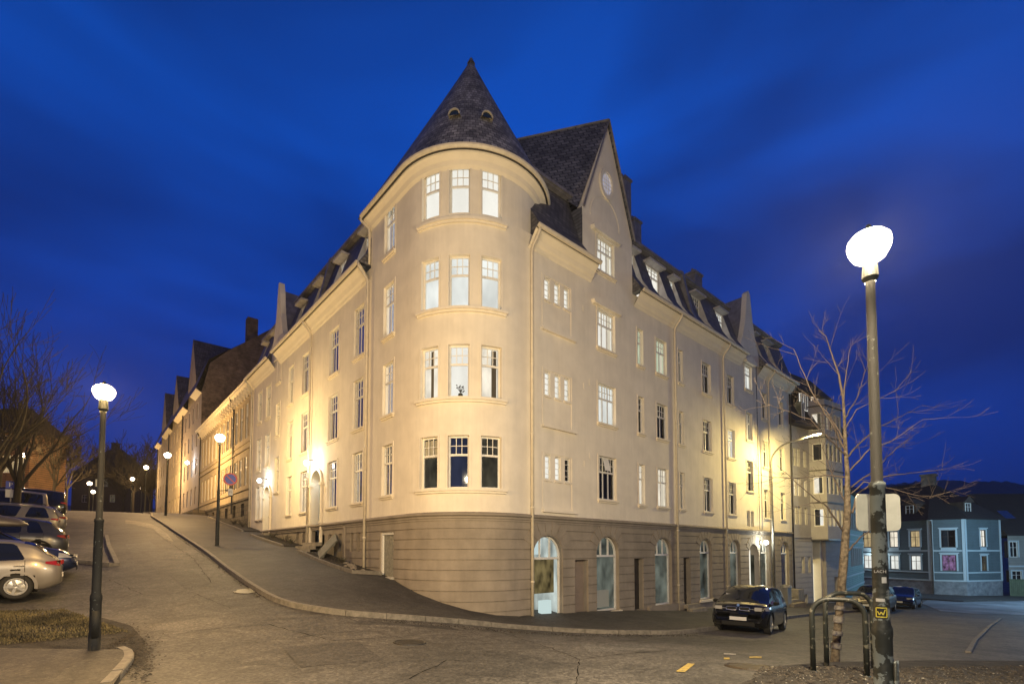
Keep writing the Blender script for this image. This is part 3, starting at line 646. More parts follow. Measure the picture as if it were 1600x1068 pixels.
# ---- mansard roofs with recessed dormer windows
MP = [(-.52, 13.08), (-.25, 13.45), (.1, 14.0), (.75, 16.0)]
def slope_d(v):
    for (d0, v0), (d1, v1) in zip(MP, MP[1:]):
        if v <= v1: return d0 + (d1 - d0) * (v - v0) / (v1 - v0)
    return MP[-1][0]
def mansard(M, a, b, recs, hood=True):
    s = MB(); us = sorted({a, b} | {x for r in recs for x in r[:2]}); V = [13.08, 13.45, 14.0, 15.45, 16.0]
    for p, q in zip(us, us[1:]):
        um = (p + q) / 2; hole = any(r[0] < um < r[1] for r in recs)
        for c, d in zip(V, V[1:]):
            if hole and 13.45 <= c < 15.4: continue
            s.quad(M(p, c, slope_d(c)), M(q, c, slope_d(c)), M(q, d, slope_d(d)), M(p, d, slope_d(d)))
    s.build('mansard_slope', SLATE, CB)
    t = MB()
    t.mbox(M, a, b, 15.98, 16.22, .55, .75); t.mbox(M, a, b, 16.05, 16.17, .47, .55)
    t.build('roof_edge_trim', LEAD, CB)
    u = MB(); u.quad(M(a, 16.22, .6), M(b, 16.22, .6), M(b, 17.6, 5.5), M(a, 17.6, 5.5)); u.quad(M(a, 17.6, 5.5), M(b, 17.6, 5.5), M(b, 13, 10), M(a, 13, 10))
    for e in (a, b): u.add([M(e, 13.05, -.5), M(e, 13.45, -.25), M(e, 14, .1), M(e, 16, .75), M(e, 16.22, .6), M(e, 17.6, 5.5), M(e, 13, 10)], [(0, 1, 2, 3, 4, 5, 6)])
    u.build('upper_roof', SLATE, CB)
    for (p, q, rm) in recs:
        k = MB(); dz = .62
        for e in (p, q): k.add([M(e, 13.45, -.25), M(e, 14, .1), M(e, 15.45, slope_d(15.45)), M(e, 15.45, dz), M(e, 13.45, dz)], [(0, 1, 2, 3, 4)])
        k.quad(M(p, 13.46, -.25), M(q, 13.46, -.25), M(q, 13.46, dz), M(p, 13.46, dz))
        k.mbox(M, p - .1, q + .1, 15.42, 15.52, .2, .75)
        o = k.build('dormer_recess', CHEEK, CB)
        f = lambda u, v, d: M(u, v, d + dz)
        window(CB, f, p + .02, q - .02, 14.0, 15.4, room=rm, style='T2' if q - p > .8 else 'N1', rev=-.02, sill=False, curtain=False, name='dormer_window')
mansard(MR, 18.13, 23.3, [(18.6, 19.1, 'cool'), (20.0, 21.2, 'white'), (22.1, 22.6, 'cool')])
mansard(MR, 23.5, 28.95, [(24.3, 25.3, 'dim'), (27.0, 28.0, 'cool')])
mansard(MR, 31.5, 37.0, [(31.9, 32.4, 'dark'), (33.6, 34.6, 'dim')])
mansard(MR, 12.0, 14.75, [])
mansard(ML, 18.3, 24.1, [(19.1, 20.1, 'cool'), (22.0, 22.9, 'cool')])
mansard(ML, 24.3, 29.6, [(24.7, 25.7, 'dark'), (27.6, 28.5, 'dim')])
mansard(ML, 31.95, 36.5, [(32.6, 33.5, 'dim'), (35, 35.5, 'dark')])
for M, a, b in ((MR, 23.28, 23.52), (ML, 24.08, 24.32)):
    p = MB(); p.add([M(a, 13.0, -.45), M(a, 14, .0), M(a, 16.3, .5), M(a, 17.8, 5.5), M(a, 13, 5.5), M(b, 13.0, -.45), M(b, 14, .0), M(b, 16.3, .5), M(b, 17.8, 5.5), M(b, 13, 5.5)],
          [(0, 1, 2, 3, 4), (9, 8, 7, 6, 5), (0, 5, 6, 1), (1, 6, 7, 2), (2, 7, 8, 3)])
    p.build('parapet', LEAD, CB)
# gable roofs
r = MB()
A = (16.4, 12.38, 19.95); Rg = (14.0, 15.9, 19.95); Bb = (14.7, 12.38, 15.4); Bc = (14.7, 12.95, 15.6); Cc = None
_a, _r, _b = Vector(A), Vector(Rg), Vector((14.72, 12.7, 15.45)); _nn = (_r - _a).cross(_b - _a)
def on_plane(px, py):
    r_ = ray(px, py); o_p = Vector((0, 0, EYE)); return tuple(o_p + r_ * ((_a - o_p).dot(_nn) / r_.dot(_nn)))
Cc = on_plane(838, 283); Cd = on_plane(812, 262); Bc = tuple(_b)
r.add([A, Rg, Cd, Cc, Bc], [(0, 1, 2, 3, 4)])
r.add([A, (18.2, 12.38, 15.4), (18.2, 18, 16.2), Rg, (17, 18, 19.5)], [(0, 1, 2), (0, 2, 4), (0, 4, 3)])
r.add([(14.72, 12.5, 15.39), (14.72, 12.5, 13.0), (14.72, 14, 13), (14.72, 14, 15.6)], [(0, 1, 2, 3)])
r.add([Rg, (17, 18, 19.5), (14, 22, 16), (9, 20, 15.3), (10, 17, 15.3)], [(0, 1, 2), (0, 2, 3), (0, 3, 4)])
r.build('cross_gable_roof', brick_mat('slate_small', (.13, .13, .15), (.06, .06, .07), (.02, .02, .026), .20, .15, .5, mode='x', noise=.6, msize=.016), CB)
v = MB(); v.tube([(14.7, 12.37, 15.35), (16.4, 12.37, 19.93), (18.2, 12.37, 15.35)], .045, 6); v.tube([A, Rg], .05, 6); v.build('verge_board', LEAD, CB)
g2 = MB()
for M, a, b, c_m, y0 in ((MR, 28.95, 31.45, 30.2, .15), (ML, 29.6, 31.95, 30.78, .15)):
    g2.add([M(c_m, 17.2, y0), M(a, 13.2, y0), M(a, 13.2, 5), M(c_m, 17.2, 5)], [(0, 1, 2, 3)]); g2.add([M(c_m, 17.2, y0), M(b, 13.2, y0), M(b, 13.2, 5), M(c_m, 17.2, 5)], [(0, 1, 2, 3)])
g2.build('small_gable_roof', LEAD, CB)
# turret roof: cone over the round part running out over the straight side
t = MB(); ap = (11.17, 15.2, 21.25); RR = 3.10; n = 48
prof = [0, .12, .3, .55, .8, 1.0]
pts = [(TC[0] - RR, y) for y in (18.75, 17.6, 16.4)] + [(TC[0] + RR * math.cos(R(-180 + 190 * k / n)), TC[1] + RR * math.sin(R(-180 + 190 * k / n))) for k in range(n + 1)] + [(13.5, 19.0), (10, 19.2)]
rows = []
for i, s_ in enumerate(prof):
    z = ap[2] + (15.08 - ap[2]) * (s_ ** .97) 
    rows.append([(ap[0] + (x - ap[0]) * s_, ap[1] + (y - ap[1]) * s_, z) for x, y in pts])
o_ = 0; nn = len(pts)
for i in range(len(prof) - 1):
    for k in range(nn):
        k2 = (k + 1) % nn
        t.add([rows[i][k], rows[i][k2], rows[i + 1][k2], rows[i + 1][k]], [(0, 1, 2, 3)])
ob = t.build('turret_roof', SLATEC, CB); 
# shift the mesh so that its own origin is the axis of the cone
for vv in ob.data.vertices: vv.co -= Vector((TC[0] - XL, TC[1] - YR, 0))
ob.location = (TC[0] - XL, TC[1] - YR, 0)
MB().lathe([(.0, .06), (.05, .03), (.08, -.04), (.16, -.2)], ap, 12).build('finial', LEAD, CB)
for w_ in (-141, -112):                                 # small round roof lights
    w = R(w_); zc = 16.85; rr = RR * (21.3 - zc) / (21.3 - 15.08)
    c0 = Vector((ap[0] + (rr - .25) * math.cos(w), ap[1] + (rr - .25) * math.sin(w), zc)); dirv = Vector((math.cos(w), math.sin(w), 0)); tv = Vector((-math.sin(w), math.cos(w), 0))
    f = MB(); K = 20; ring = []
    for k in range(K):
        a = math.pi * k / (K - 1); e = tv * math.cos(a) * 1.15 + Vector((0, 0, 1)) * (math.sin(a) * 1.25 - .25); ring.append(e)
    for k in range(K):
        e, e2 = ring[k], ring[(k + 1) % K]
        if k == K - 1: continue
        A0, A1 = c0 + dirv * .40 + e * .185, c0 + dirv * .40 + e2 * .185; B0, B1 = c0 + dirv * .40 + e * .15, c0 + dirv * .40 + e2 * .15; C0, C1 = c0 + e * .20, c0 + e2 * .20; D0_, D1_ = c0 + dirv * .33 + e * .15, c0 + dirv * .33 + e2 * .15
        f.quad(A0, A1, B1, B0); f.quad(A0, A1, C1, C0); f.quad(B0, B1, D1_, D0_)
    o2 = f.build('roof_light', mat('pale_metal', (.42, .38, .3), .5), CB)
    MB().add([c0 + dirv * .35 + e * .152 for e in ring], [tuple(range(K))]).build('pane', mat('dark_pane', (.01, .02, .04), .1), o2)
# chimneys
_ch = []
for (pxc, pyt, Yc, w_) in ((974, 286, 15.5, .28), (990, 350, 16.5, .34), (1084, 432, 14.2, .42)):
    q = onY(pxc, pyt, Yc); _ch.append((q.x, Yc, 15.8, q.z, w_))
for (x, y, z0, z1, w_) in _ch:
    k = MB().box((x - w_, y - .3, z0), (x + w_, y + .3, z1)).box((x - w_ - .06, y - .36, z1), (x + w_ + .06, y + .36, z1 + .12))
    for q in (-.15, .15): k.tube([(x + q, y, z1 + .1), (x + q, y, z1 + .4)], .08, 8)
    k.build('chimney', LEAD, CB)
#@@STREET
# ================================================================== GROUND
def asphalt(name, c, c2, vs=.35):
    m = mat(name, c, .85, vs=vs, col2=c2, det=9, bump=.5, bs=45, vdist=.012)
    nt = m.node_tree; N = nt.nodes; L = nt.links; b = N['Principled BSDF']
    src = b.inputs['Base Color'].links[0].from_socket
    tc = N.new('ShaderNodeTexCoord'); no = N.new('ShaderNodeTexNoise'); no.inputs['Scale'].default_value = 14; no.inputs['Detail'].default_value = 6; no.inputs['Roughness'].default_value = .8
    L.new(tc.outputs['Object'], no.inputs['Vector']); mr = N.new('ShaderNodeMapRange'); mr.inputs[1].default_value = .3; mr.inputs[2].default_value = .7; mr.inputs[3].default_value = .25; mr.inputs[4].default_value = 1.9
    L.new(no.outputs[0], mr.inputs[0]); mx = N.new('ShaderNodeMix'); mx.data_type = 'RGBA'; mx.blend_type = 'MULTIPLY'; mx.inputs[0].default_value = 1
    L.new(src, mx.inputs[6]); L.new(mr.outputs[0], mx.inputs[7])
    vo = N.new('ShaderNodeTexVoronoi'); vo.feature = 'DISTANCE_TO_EDGE'; vo.inputs['Scale'].default_value = .33
    n3 = N.new('ShaderNodeTexNoise'); n3.inputs['Scale'].default_value = 1.4; n3.inputs['Detail'].default_value = 5; L.new(tc.outputs['Object'], n3.inputs['Vector'])
    ad = N.new('ShaderNodeVectorMath'); ad.operation = 'MULTIPLY_ADD'; ad.inputs[1].default_value = (1.6, 1.6, 1.6); L.new(n3.outputs['Color'], ad.inputs[0]); L.new(tc.outputs['Object'], ad.inputs[2]); L.new(ad.outputs[0], vo.inputs['Vector'])
    m2 = N.new('ShaderNodeMapRange'); m2.inputs[1].default_value = 0; m2.inputs[2].default_value = .012; m2.inputs[3].default_value = .45; m2.inputs[4].default_value = 1; L.new(vo.outputs['Distance'], m2.inputs[0])
    my = N.new('ShaderNodeMix'); my.data_type = 'RGBA'; my.blend_type = 'MULTIPLY'; my.inputs[0].default_value = 1
    L.new(mx.outputs[2], my.inputs[6]); L.new(m2.outputs[0], my.inputs[7]); L.new(my.outputs[2], b.inputs['Base Color'])
    v2 = N.new('ShaderNodeTexVoronoi'); v2.inputs['Scale'].default_value = 26; L.new(tc.outputs['Object'], v2.inputs['Vector'])
    sp_ = N.new('ShaderNodeMapRange'); sp_.inputs[1].default_value = .0; sp_.inputs[2].default_value = .9; sp_.inputs[3].default_value = .55; sp_.inputs[4].default_value = 1.7; L.new(v2.outputs['Color'], sp_.inputs[0])
    n5 = N.new('ShaderNodeTexNoise'); n5.inputs['Scale'].default_value = 1.1; n5.inputs['Detail'].default_value = 9; n5.inputs['Roughness'].default_value = .75; n5.inputs['Distortion'].default_value = 1.2; L.new(tc.outputs['Object'], n5.inputs['Vector'])
    st = N.new('ShaderNodeMapRange'); st.inputs[1].default_value = .40; st.inputs[2].default_value = .56; st.inputs[3].default_value = .6; st.inputs[4].default_value = 1.08; L.new(n5.outputs[0], st.inputs[0])
    mm = N.new('ShaderNodeMath'); mm.operation = 'MULTIPLY'; L.new(sp_.outputs[0], mm.inputs[0]); L.new(st.outputs[0], mm.inputs[1])
    mz = N.new('ShaderNodeMix'); mz.data_type = 'RGBA'; mz.blend_type = 'MULTIPLY'; mz.inputs[0].default_value = 1
    L.new(my.outputs[2], mz.inputs[6]); L.new(mm.outputs[0], mz.inputs[7]); L.new(mz.outputs[2], b.inputs['Base Color'])
    rg = N.new('ShaderNodeMapRange'); rg.inputs[3].default_value = .5; rg.inputs[4].default_value = .95; L.new(no.outputs[0], rg.inputs[0]); L.new(rg.outputs[0], b.inputs['Roughness'])
    return m
ROAD = asphalt('worn_asphalt', (.080, .073, .064), (.034, .032, .029), .22)
PAVE = asphalt('pavement_asphalt', (.040, .037, .034), (.022, .020, .019), .6)
SOIL = mat('dark_soil', (.012, .010, .009), .95, vs=3, col2=(.045, .04, .033), det=9, bump=1, bs=25, vdist=.06)
KERB = mat('granite_kerb', (.17, .155, .13), .8, var=.3, vs=7, bump=.4, bs=40, vdist=.01)
def grid(name, xs, ys, f, m):
    b = MB(); nx, ny = len(xs), len(ys)
    b.v = [(x, y, f(x, y)) for y in ys for x in xs]
    for j in range(ny - 1):
        for i in range(nx - 1): b.f.append((j * nx + i, j * nx + i + 1, (j + 1) * nx + i + 1, (j + 1) * nx + i)); b.mi.append(0)
    return b.build(name, m, smooth=True)
def axis(a, b, fa, fb, s1, s2):
    out = []; x = fa
    while x <= fb: out.append(x); x += s1
    x = fa; st = s1
    while x > a: st *= s2; x -= st; out.insert(0, x)
    x = out[-1]; st = s1
    while x < b: st *= s2; x += st; out.append(x)
    return out
rg_ = random.Random(4)
grid('road', axis(-2500, 3000, -14, 52, .5, 1.25), axis(-1500, 3000, -4, 62, .5, 1.25), ground, ROAD)['kind'] = 'structure'
def strip(name, A_, B_, dz, m, na=60, nb=6, side=True, kind='structure', thick=.2):
    def res(P, n):
        P = [Vector((p[0], p[1])) for p in P]; d = [0]
        for a, b in zip(P, P[1:]): d.append(d[-1] + (b - a).length)
        o = []
        for k in range(n + 1):
            t = d[-1] * k / n; i = 0
            while i < len(d) - 2 and d[i + 1] < t: i += 1
            o.append(P[i].lerp(P[i + 1], (t - d[i]) / max(1e-6, d[i + 1] - d[i])))
        return o
    a, b = res(A_, na), res(B_, na); mb = MB()
    for i in range(na + 1):
        for j in range(nb + 1):
            p = a[i].lerp(b[i], j / nb); mb.v.append((p.x, p.y, ground(p.x, p.y) + dz))
    w = nb + 1
    for i in range(na):
        for j in range(nb): mb.f.append((i * w + j, (i + 1) * w + j, (i + 1) * w + j + 1, i * w + j + 1)); mb.mi.append(0)
    if side:
        o = len(mb.v); idx = [i * w for i in range(na + 1)] + [na * w + j for j in range(1, w)] + [i * w + nb for i in range(na - 1, -1, -1)] + [j for j in range(nb - 1, 0, -1)]
        for q in idx: v = mb.v[q]; mb.v.append((v[0], v[1], v[2] - thick))
        for k in range(len(idx)):
            k2 = (k + 1) % len(idx); mb.f.append((idx[k], idx[k2], o + k2, o + k)); mb.mi.append(0)
    ob = mb.build(name, m, smooth=False)
    if kind: ob['kind'] = kind
    return ob
def offs(P, d):
    P = [Vector((p[0], p[1])) for p in P]; o = []
    for i in range(len(P)):
        t = (P[min(i + 1, len(P) - 1)] - P[max(0, i - 1)]).normalized(); o.append(P[i] + Vector((-t.y, t.x)) * d)
    return o
def curve(P, n=8):                                       # Catmull-Rom
    P = [Vector((p[0], p[1])) for p in P]; o = []
    for i in range(len(P) - 1):
        a, b, c, d = P[max(0, i - 1)], P[i], P[i + 1], P[min(len(P) - 1, i + 2)]
        for k in range(n):
            t = k / n; o.append(.5 * ((2 * b) + (c - a) * t + (2 * a - 5 * b + 4 * c - d) * t * t + (3 * b - a - 3 * c + d) * t ** 3))
    o.append(P[-1]); return o
def kerb(name, P, w=.14, h=.13, m=KERB, joint=1.0):
    P = [Vector((p[0], p[1])) for p in P]; Q = offs(P, w); mb = MB(); acc = 0
    d = [0]
    for a, b in zip(P, P[1:]): d.append(d[-1] + (b - a).length)
    def at(PP, t):
        i = 0
        while i < len(d) - 2 and d[i + 1] < t: i += 1
        return PP[i].lerp(PP[i + 1], min(1, (t - d[i]) / max(1e-6, d[i + 1] - d[i])))
    t = 0
    while t < d[-1] - .05:
        t2 = min(d[-1], t + joint - .015); sub = 3; o = len(mb.v); jz = rg_.uniform(-.006, .006)
        for k in range(sub + 1):
            tt = t + (t2 - t) * k / sub; p = at(P, tt); q = at(Q, tt); z = ground(p.x, p.y) + h + jz; zq = z
            pi = p.lerp(q, .12)
            mb.v += [(p.x, p.y, z - h - .1), (p.x, p.y, z - .02), (pi.x, pi.y, z), (q.x, q.y, zq), (q.x, q.y, z - h - .1)]
        for k in range(sub):
            for e in range(4): mb.f.append((o + k * 5 + e, o + (k + 1) * 5 + e, o + (k + 1) * 5 + e + 1, o + k * 5 + e + 1)); mb.mi.append(0)
        mb.f.append(tuple(o + e for e in range(5))); mb.mi.append(0); mb.f.append(tuple(o + sub * 5 + e for e in range(5))); mb.mi.append(0)
        t += joint
    ob = mb.build(name, m); ob['kind'] = 'structure'; return ob
kp = [(213, 797), (240, 808), (262, 822), (300, 847), (345, 879), (392, 913), (440, 940), (500, 954), (560, 961), (640, 967), (730, 974), (850, 984), (1000, 990), (1100, 985), (1226, 966), (1305, 958), (1345, 953)]
KP = curve([(4.7, 62), (4.5, 54), (4.2, 48)] + [G(*p) for p in kp[1:]])[::-1]
wallline = [(62, 14.2), (44, 11.6), (36.5, 12.6), (24, 12.6), (11.6, 12.6)] + [(TC[0] + 2.8 * math.cos(R(-90 - 90 * k / 10)), TC[1] + 2.8 * math.sin(R(-90 - 90 * k / 10))) for k in range(11)] + [(8.7, 18), (8.7, 30), (8.7, 45), (8.7, 60)]
KPx = [Vector((62, 10.2))] + KP 
strip('pavement', KPx[::-1], wallline[::-1], .115, PAVE, 110, 8)
kerb('kerb', KPx, -.14 if False else .14, .13)
# planting bed kerb and bed along the left wall
BK = curve([(8.35, 16.9), (7.55, 17.1), (7.45, 18.5), (7.45, 24), (7.45, 25.2)], 6)
strip('planting_bed', [(7.5, 17.1), (7.5, 22.6)], [(8.5, 17.1), (8.5, 22.6)], .17, SOIL, 20, 3)
kerb('bed_kerb', [(8.4, 17.0), (7.45, 17.05), (7.4, 20), (7.4, 22.7)], .12, .24)
strip('planting_bed', [(7.5, 25.4), (7.5, 31.2)], [(8.5, 25.4), (8.5, 31.2)], .17, SOIL, 20, 3)
kerb('bed_kerb', [(7.4, 25.3), (7.4, 31.3)], .12, .24)
strip('planting_bed', [(7.5, 33.4), (7.5, 44)], [(8.5, 33.4), (8.5, 44)], .17, SOIL, 20, 3)
kerb('bed_kerb', [(7.4, 33.3), (7.4, 44)], .12, .24)
# lower left corner: pavement tongue, grass, soil
K2 = curve([G(*p) for p in [(176, 1075), (196, 1052), (209, 1034), (207, 1022), (196, 1017)]], 6)
kerb('kerb', K2[::-1], -.13, .1)
strip('pavement', [G(*p) for p in [(170, 1090), (190, 1058), (204, 1036), (203, 1022)]], [G(*p) for p in [(-80, 1090), (-80, 1060), (-80, 1040), (-80, 1018)]], .09, asphalt('side_path_asphalt', (.05, .044, .036), (.022, .02, .017)), 14, 14)
strip('soil', [G(*p) for p in [(205, 1022), (228, 1004), (205, 978), (160, 966)]], [G(*p) for p in [(-90, 1022), (-90, 995), (-90, 975), (-90, 958)]], .025, SOIL, 14, 20)
GRASSM = mat('winter_grass', (.12, .10, .05), .9, vs=1.2, col2=(.025, .022, .012))
def grass(name, quadpts, n, hgt, seed, m, kind='stuff', lean=.6):
    r = random.Random(seed); mb = MB(); a, b, c, d = [G(*p) for p in quadpts]
    for _ in range(n):
        u, v = r.random(), r.random(); p = (a.lerp(b, u)).lerp(d.lerp(c, u), v)
        e = .5 * (math.sin(p.x * 3.1 + seed) * math.sin(p.y * 2.7) + 1)
        if r.random() > .35 + .65 * e: continue
        z = ground(p.x, p.y) + .04; t = r.uniform(0, 6.28); h = hgt * r.uniform(.4, 1.2); w = .012 + h * .05
        dx, dy = math.cos(t), math.sin(t); l = h * r.uniform(.2, 1) * lean
        mb.add([(p.x - dy * w, p.y + dx * w, z), (p.x + dy * w, p.y - dx * w, z), (p.x + dx * l, p.y + dy * l, z + h)], [(0, 1, 2)])
    o = mb.build(name, m); tag(o, 'patchy yellowed winter grass beside the parking bays by the left lamp', 'grass', kind=kind); return o
grass('grass', [(-60, 958), (100, 954), (205, 990), (-60, 1016)], 11000, .05, 3, GRASSM)
# kerb island by the parking row
kerb('kerb', [G(*p) for p in [(163, 838), (166, 856), (178, 884)]], .16, .12)
kerb('kerb', [G(*p) for p in [(178, 884), (150, 881), (120, 878)]], .16, .12)
# asphalt patches, markings, manholes
def flat(name, pts, m, dz=.010, sub=1, kind='structure'):
    P = [G(*p) for p in pts]; c = sum(P, Vector()) / len(P); mb = MB()
    n = len(P); rings = [[c.lerp(p, s) for p in P] for s in (.34, .67, 1.0)]
    vs = [c] + [q for rr in rings for q in rr]
    vs = [(q[0], q[1], ground(q[0], q[1]) + dz) for q in vs]; fs = [(0, 1 + i, 1 + (i + 1) % n) for i in range(n)]
    for k in range(2):
        for i in range(n): fs.append((1 + k * n + i, 1 + k * n + (i + 1) % n, 1 + (k + 1) * n + (i + 1) % n, 1 + (k + 1) * n + i))
    mb.add(vs, fs); o = mb.build(name, m); o['kind'] = kind; return o
PATCH = asphalt('pale_patch', (.19, .17, .12), (.10, .09, .07))
flat('road_patch', [(196, 812), (215, 814), (236, 818), (244, 826), (230, 824), (212, 819), (196, 817)], PATCH)
flat('road_patch', [(236, 818), (248, 824), (262, 834), (271, 846), (258, 842), (246, 832), (238, 825)], PATCH)
YEL = mat('worn_yellow_paint', (.42, .30, .06), .8, vs=9, col2=(.2, .16, .06)); WHP = mat('worn_white_paint', (.4, .38, .34), .8, vs=9, col2=(.15, .14, .12))
flat('lit_road_patch', [(1440, 942), (1455, 933), (1520, 936), (1600, 938), (1720, 940), (1720, 962), (1600, 960), (1520, 958), (1470, 954)], mat('lamplit_asphalt', (.22, .23, .25), .6, vs=.5, col2=(.07, .07, .075), det=8), .012)  # cold lamp light on the road, painted in as a paler bluish asphalt
flat('road_marking', [(1056, 1049), (1075, 1036), (1086, 1037), (1070, 1050)], YEL)
flat('road_marking', [(1131, 1027), (1140, 1027), (1140, 1030), (1131, 1030)], YEL); flat('road_marking', [(1171, 1025), (1190, 1025), (1190, 1028), (1171, 1028)], YEL)
flat('road_marking', [(1131, 1020), (1150, 1021), (1150, 1023), (1131, 1022)], WHP)
RUST = brick_mat('rusty_cast_iron', (.16, .085, .03), (.12, .065, .025), (.03, .02, .01), .06, .06, .6)
def manhole(px, py, r, m):
    c = G(px, py, .02); mb = MB(); mb.lathe([(0, .0), (r * .86, .0), (r * .88, -.008), (r * .92, -.008), (r * .94, .002), (r, .0), (r + .01, -.03)], (0, 0, 0), 28)
    o = mb.build('manhole_cover', m, loc=c)
    gx = ground(c.x + .3, c.y) - ground(c.x - .3, c.y); gy = ground(c.x, c.y + .3) - ground(c.x, c.y - .3); o.rotation_euler = (math.atan2(gy, .6), -math.atan2(gx, .6), 0)
    return o
tag(manhole(1176, 1040, .42, RUST), 'rusty round manhole cover in the asphalt near the bicycle stands', 'manhole cover')
tag(manhole(386, 922, .36, mat('worn_iron', (.06, .054, .044), .5, .4, var=.3, vs=12)), 'pale round manhole cover on the slope of the left street', 'manhole cover')
# soil island at lower right
strip('tree_pit_soil', [G(*p) for p in [(1120, 1090), (1185, 1062), (1218, 1044), (1300, 1037), (1450, 1034), (1720, 1034)]], [G(*p) for p in [(1130, 1180), (1190, 1180), (1250, 1180), (1380, 1180), (1560, 1180), (1900, 1180)]], .05, SOIL, 30, 16)
def litter(name, a, b, c, d, n, smin, smax, m, seed, label, cat, dz=.05):
    r = random.Random(seed); mb = MB()
    for _ in range(n):
        u, v = (r.random(), r.random()) if seed != 7 else (r.gauss(.5, .25), r.gauss(.5, .25)); p = (a.lerp(b, u)).lerp(d.lerp(c, u), v); z = ground(p.x, p.y) + dz; s = r.uniform(smin, smax) * (2 if r.random() < .04 else 1); t = r.uniform(0, 3.14); q = r.uniform(-.5, .5)
        dx, dy = math.cos(t) * s, math.sin(t) * s
        mb.add([(p.x - dx, p.y - dy, z), (p.x + dy * .6, p.y - dx * .6, z + s * .5 * r.random()), (p.x + dx, p.y + dy, z + abs(q) * s), (p.x - dy * .6, p.y + dx * .6, z + s * .4 * r.random()), (p.x, p.y, z + s * .6)], [(0, 1, 4), (1, 2, 4), (2, 3, 4), (3, 0, 4)])
    o = mb.build(name, m); tag(o, label, cat, kind='stuff'); return o
LEAF = mat('dead_leaves', (.060, .050, .038), .9, vs=9, col2=(.008, .007, .006)); GRAV = mat('grit', (.26, .25, .22), .9, vs=14, col2=(.09, .08, .06))
litter('dead_leaves', G(1190, 1046), G(1700, 1040), G(1700, 1150), G(1130, 1150), 5000, .010, .04, LEAF, 1, 'dead leaves and grit scattered over the soil around the young tree', 'leaves')
litter('grit', G(1195, 1046), G(1700, 1040), G(1700, 1150), G(1150, 1120), 1500, .005, .018, GRAV, 2, 'pale grit strewn on the soil round the bicycle stands', 'grit')
litter('leaf_litter', G(150, 985), G(235, 985), G(245, 1050), G(200, 1060), 1800, .01, .03, LEAF, 7, 'dry leaves gathered in the gutter by the left lamp', 'leaves', .02)
# far traffic island kerb
kerb('kerb', [G(*p) for p in [(1518, 1020), (1528, 1000), (1550, 978), (1566, 966)]], .12, .05)
# ================================================================== LAMPS
def lamp_mat(col, e=12):                                  # glowing clear glass: lets the bulb's light through
    nm = 'lamp_glass_%.2f' % col[2]
    if nm in MATS: return MATS[nm]
    m = bpy.data.materials.new(nm); m.use_nodes = True; N = m.node_tree.nodes; L = m.node_tree.links
    for n in list(N): N.remove(n)
    o = N.new('ShaderNodeOutputMaterial'); em = N.new('ShaderNodeEmission'); em.inputs[0].default_value = (*[.35 + .65 * c for c in col], 1); em.inputs[1].default_value = 9; tr = N.new('ShaderNodeBsdfTransparent'); ad = N.new('ShaderNodeAddShader')
    L.new(em.outputs[0], ad.inputs[0]); L.new(tr.outputs[0], ad.inputs[1]); L.new(ad.outputs[0], o.inputs[0]); MATS[nm] = m; return m
def bulb(parent, loc, col, power, rad=.12):
    l = bpy.data.lights.new('bulb', 'POINT'); l.color = col; l.energy = power; l.shadow_soft_size = rad
    o = bpy.data.objects.new('bulb', l); COL.objects.link(o); o.parent = parent; o.location = loc; return o
POLEM = mat('peeling_pole_paint', (.012, .016, .015), .6, vs=5.5, col2=(.12, .145, .15), det=8, bump=.4, bs=14)
_cr = [n for n in POLEM.node_tree.nodes if n.type == 'VALTORGB'][0]; _cr.color_ramp.elements[0].position = .475; _cr.color_ramp.elements[1].position = .49
_mpn = POLEM.node_tree.nodes.new('ShaderNodeMapping'); _mpn.inputs['Scale'].default_value = (1, 1, .45)
for n in POLEM.node_tree.nodes:
    if n.type == 'TEX_NOISE' and n.inputs['Detail'].default_value == 7:
        tcn = [q for q in POLEM.node_tree.nodes if q.type == 'TEX_COORD'][0]
        POLEM.node_tree.links.new(tcn.outputs['Object'], _mpn.inputs[0]); POLEM.node_tree.links.new(_mpn.outputs[0], n.inputs['Vector'])
SPECK = mat('flecked_pole_paint', (.006, .006, .005), .75, vs=16, col2=(.12, .13, .12), det=5)
_c3 = [n for n in SPECK.node_tree.nodes if n.type == 'VALTORGB'][0]; _c3.color_ramp.elements[0].position = .34; _c3.color_ramp.elements[1].position = .36
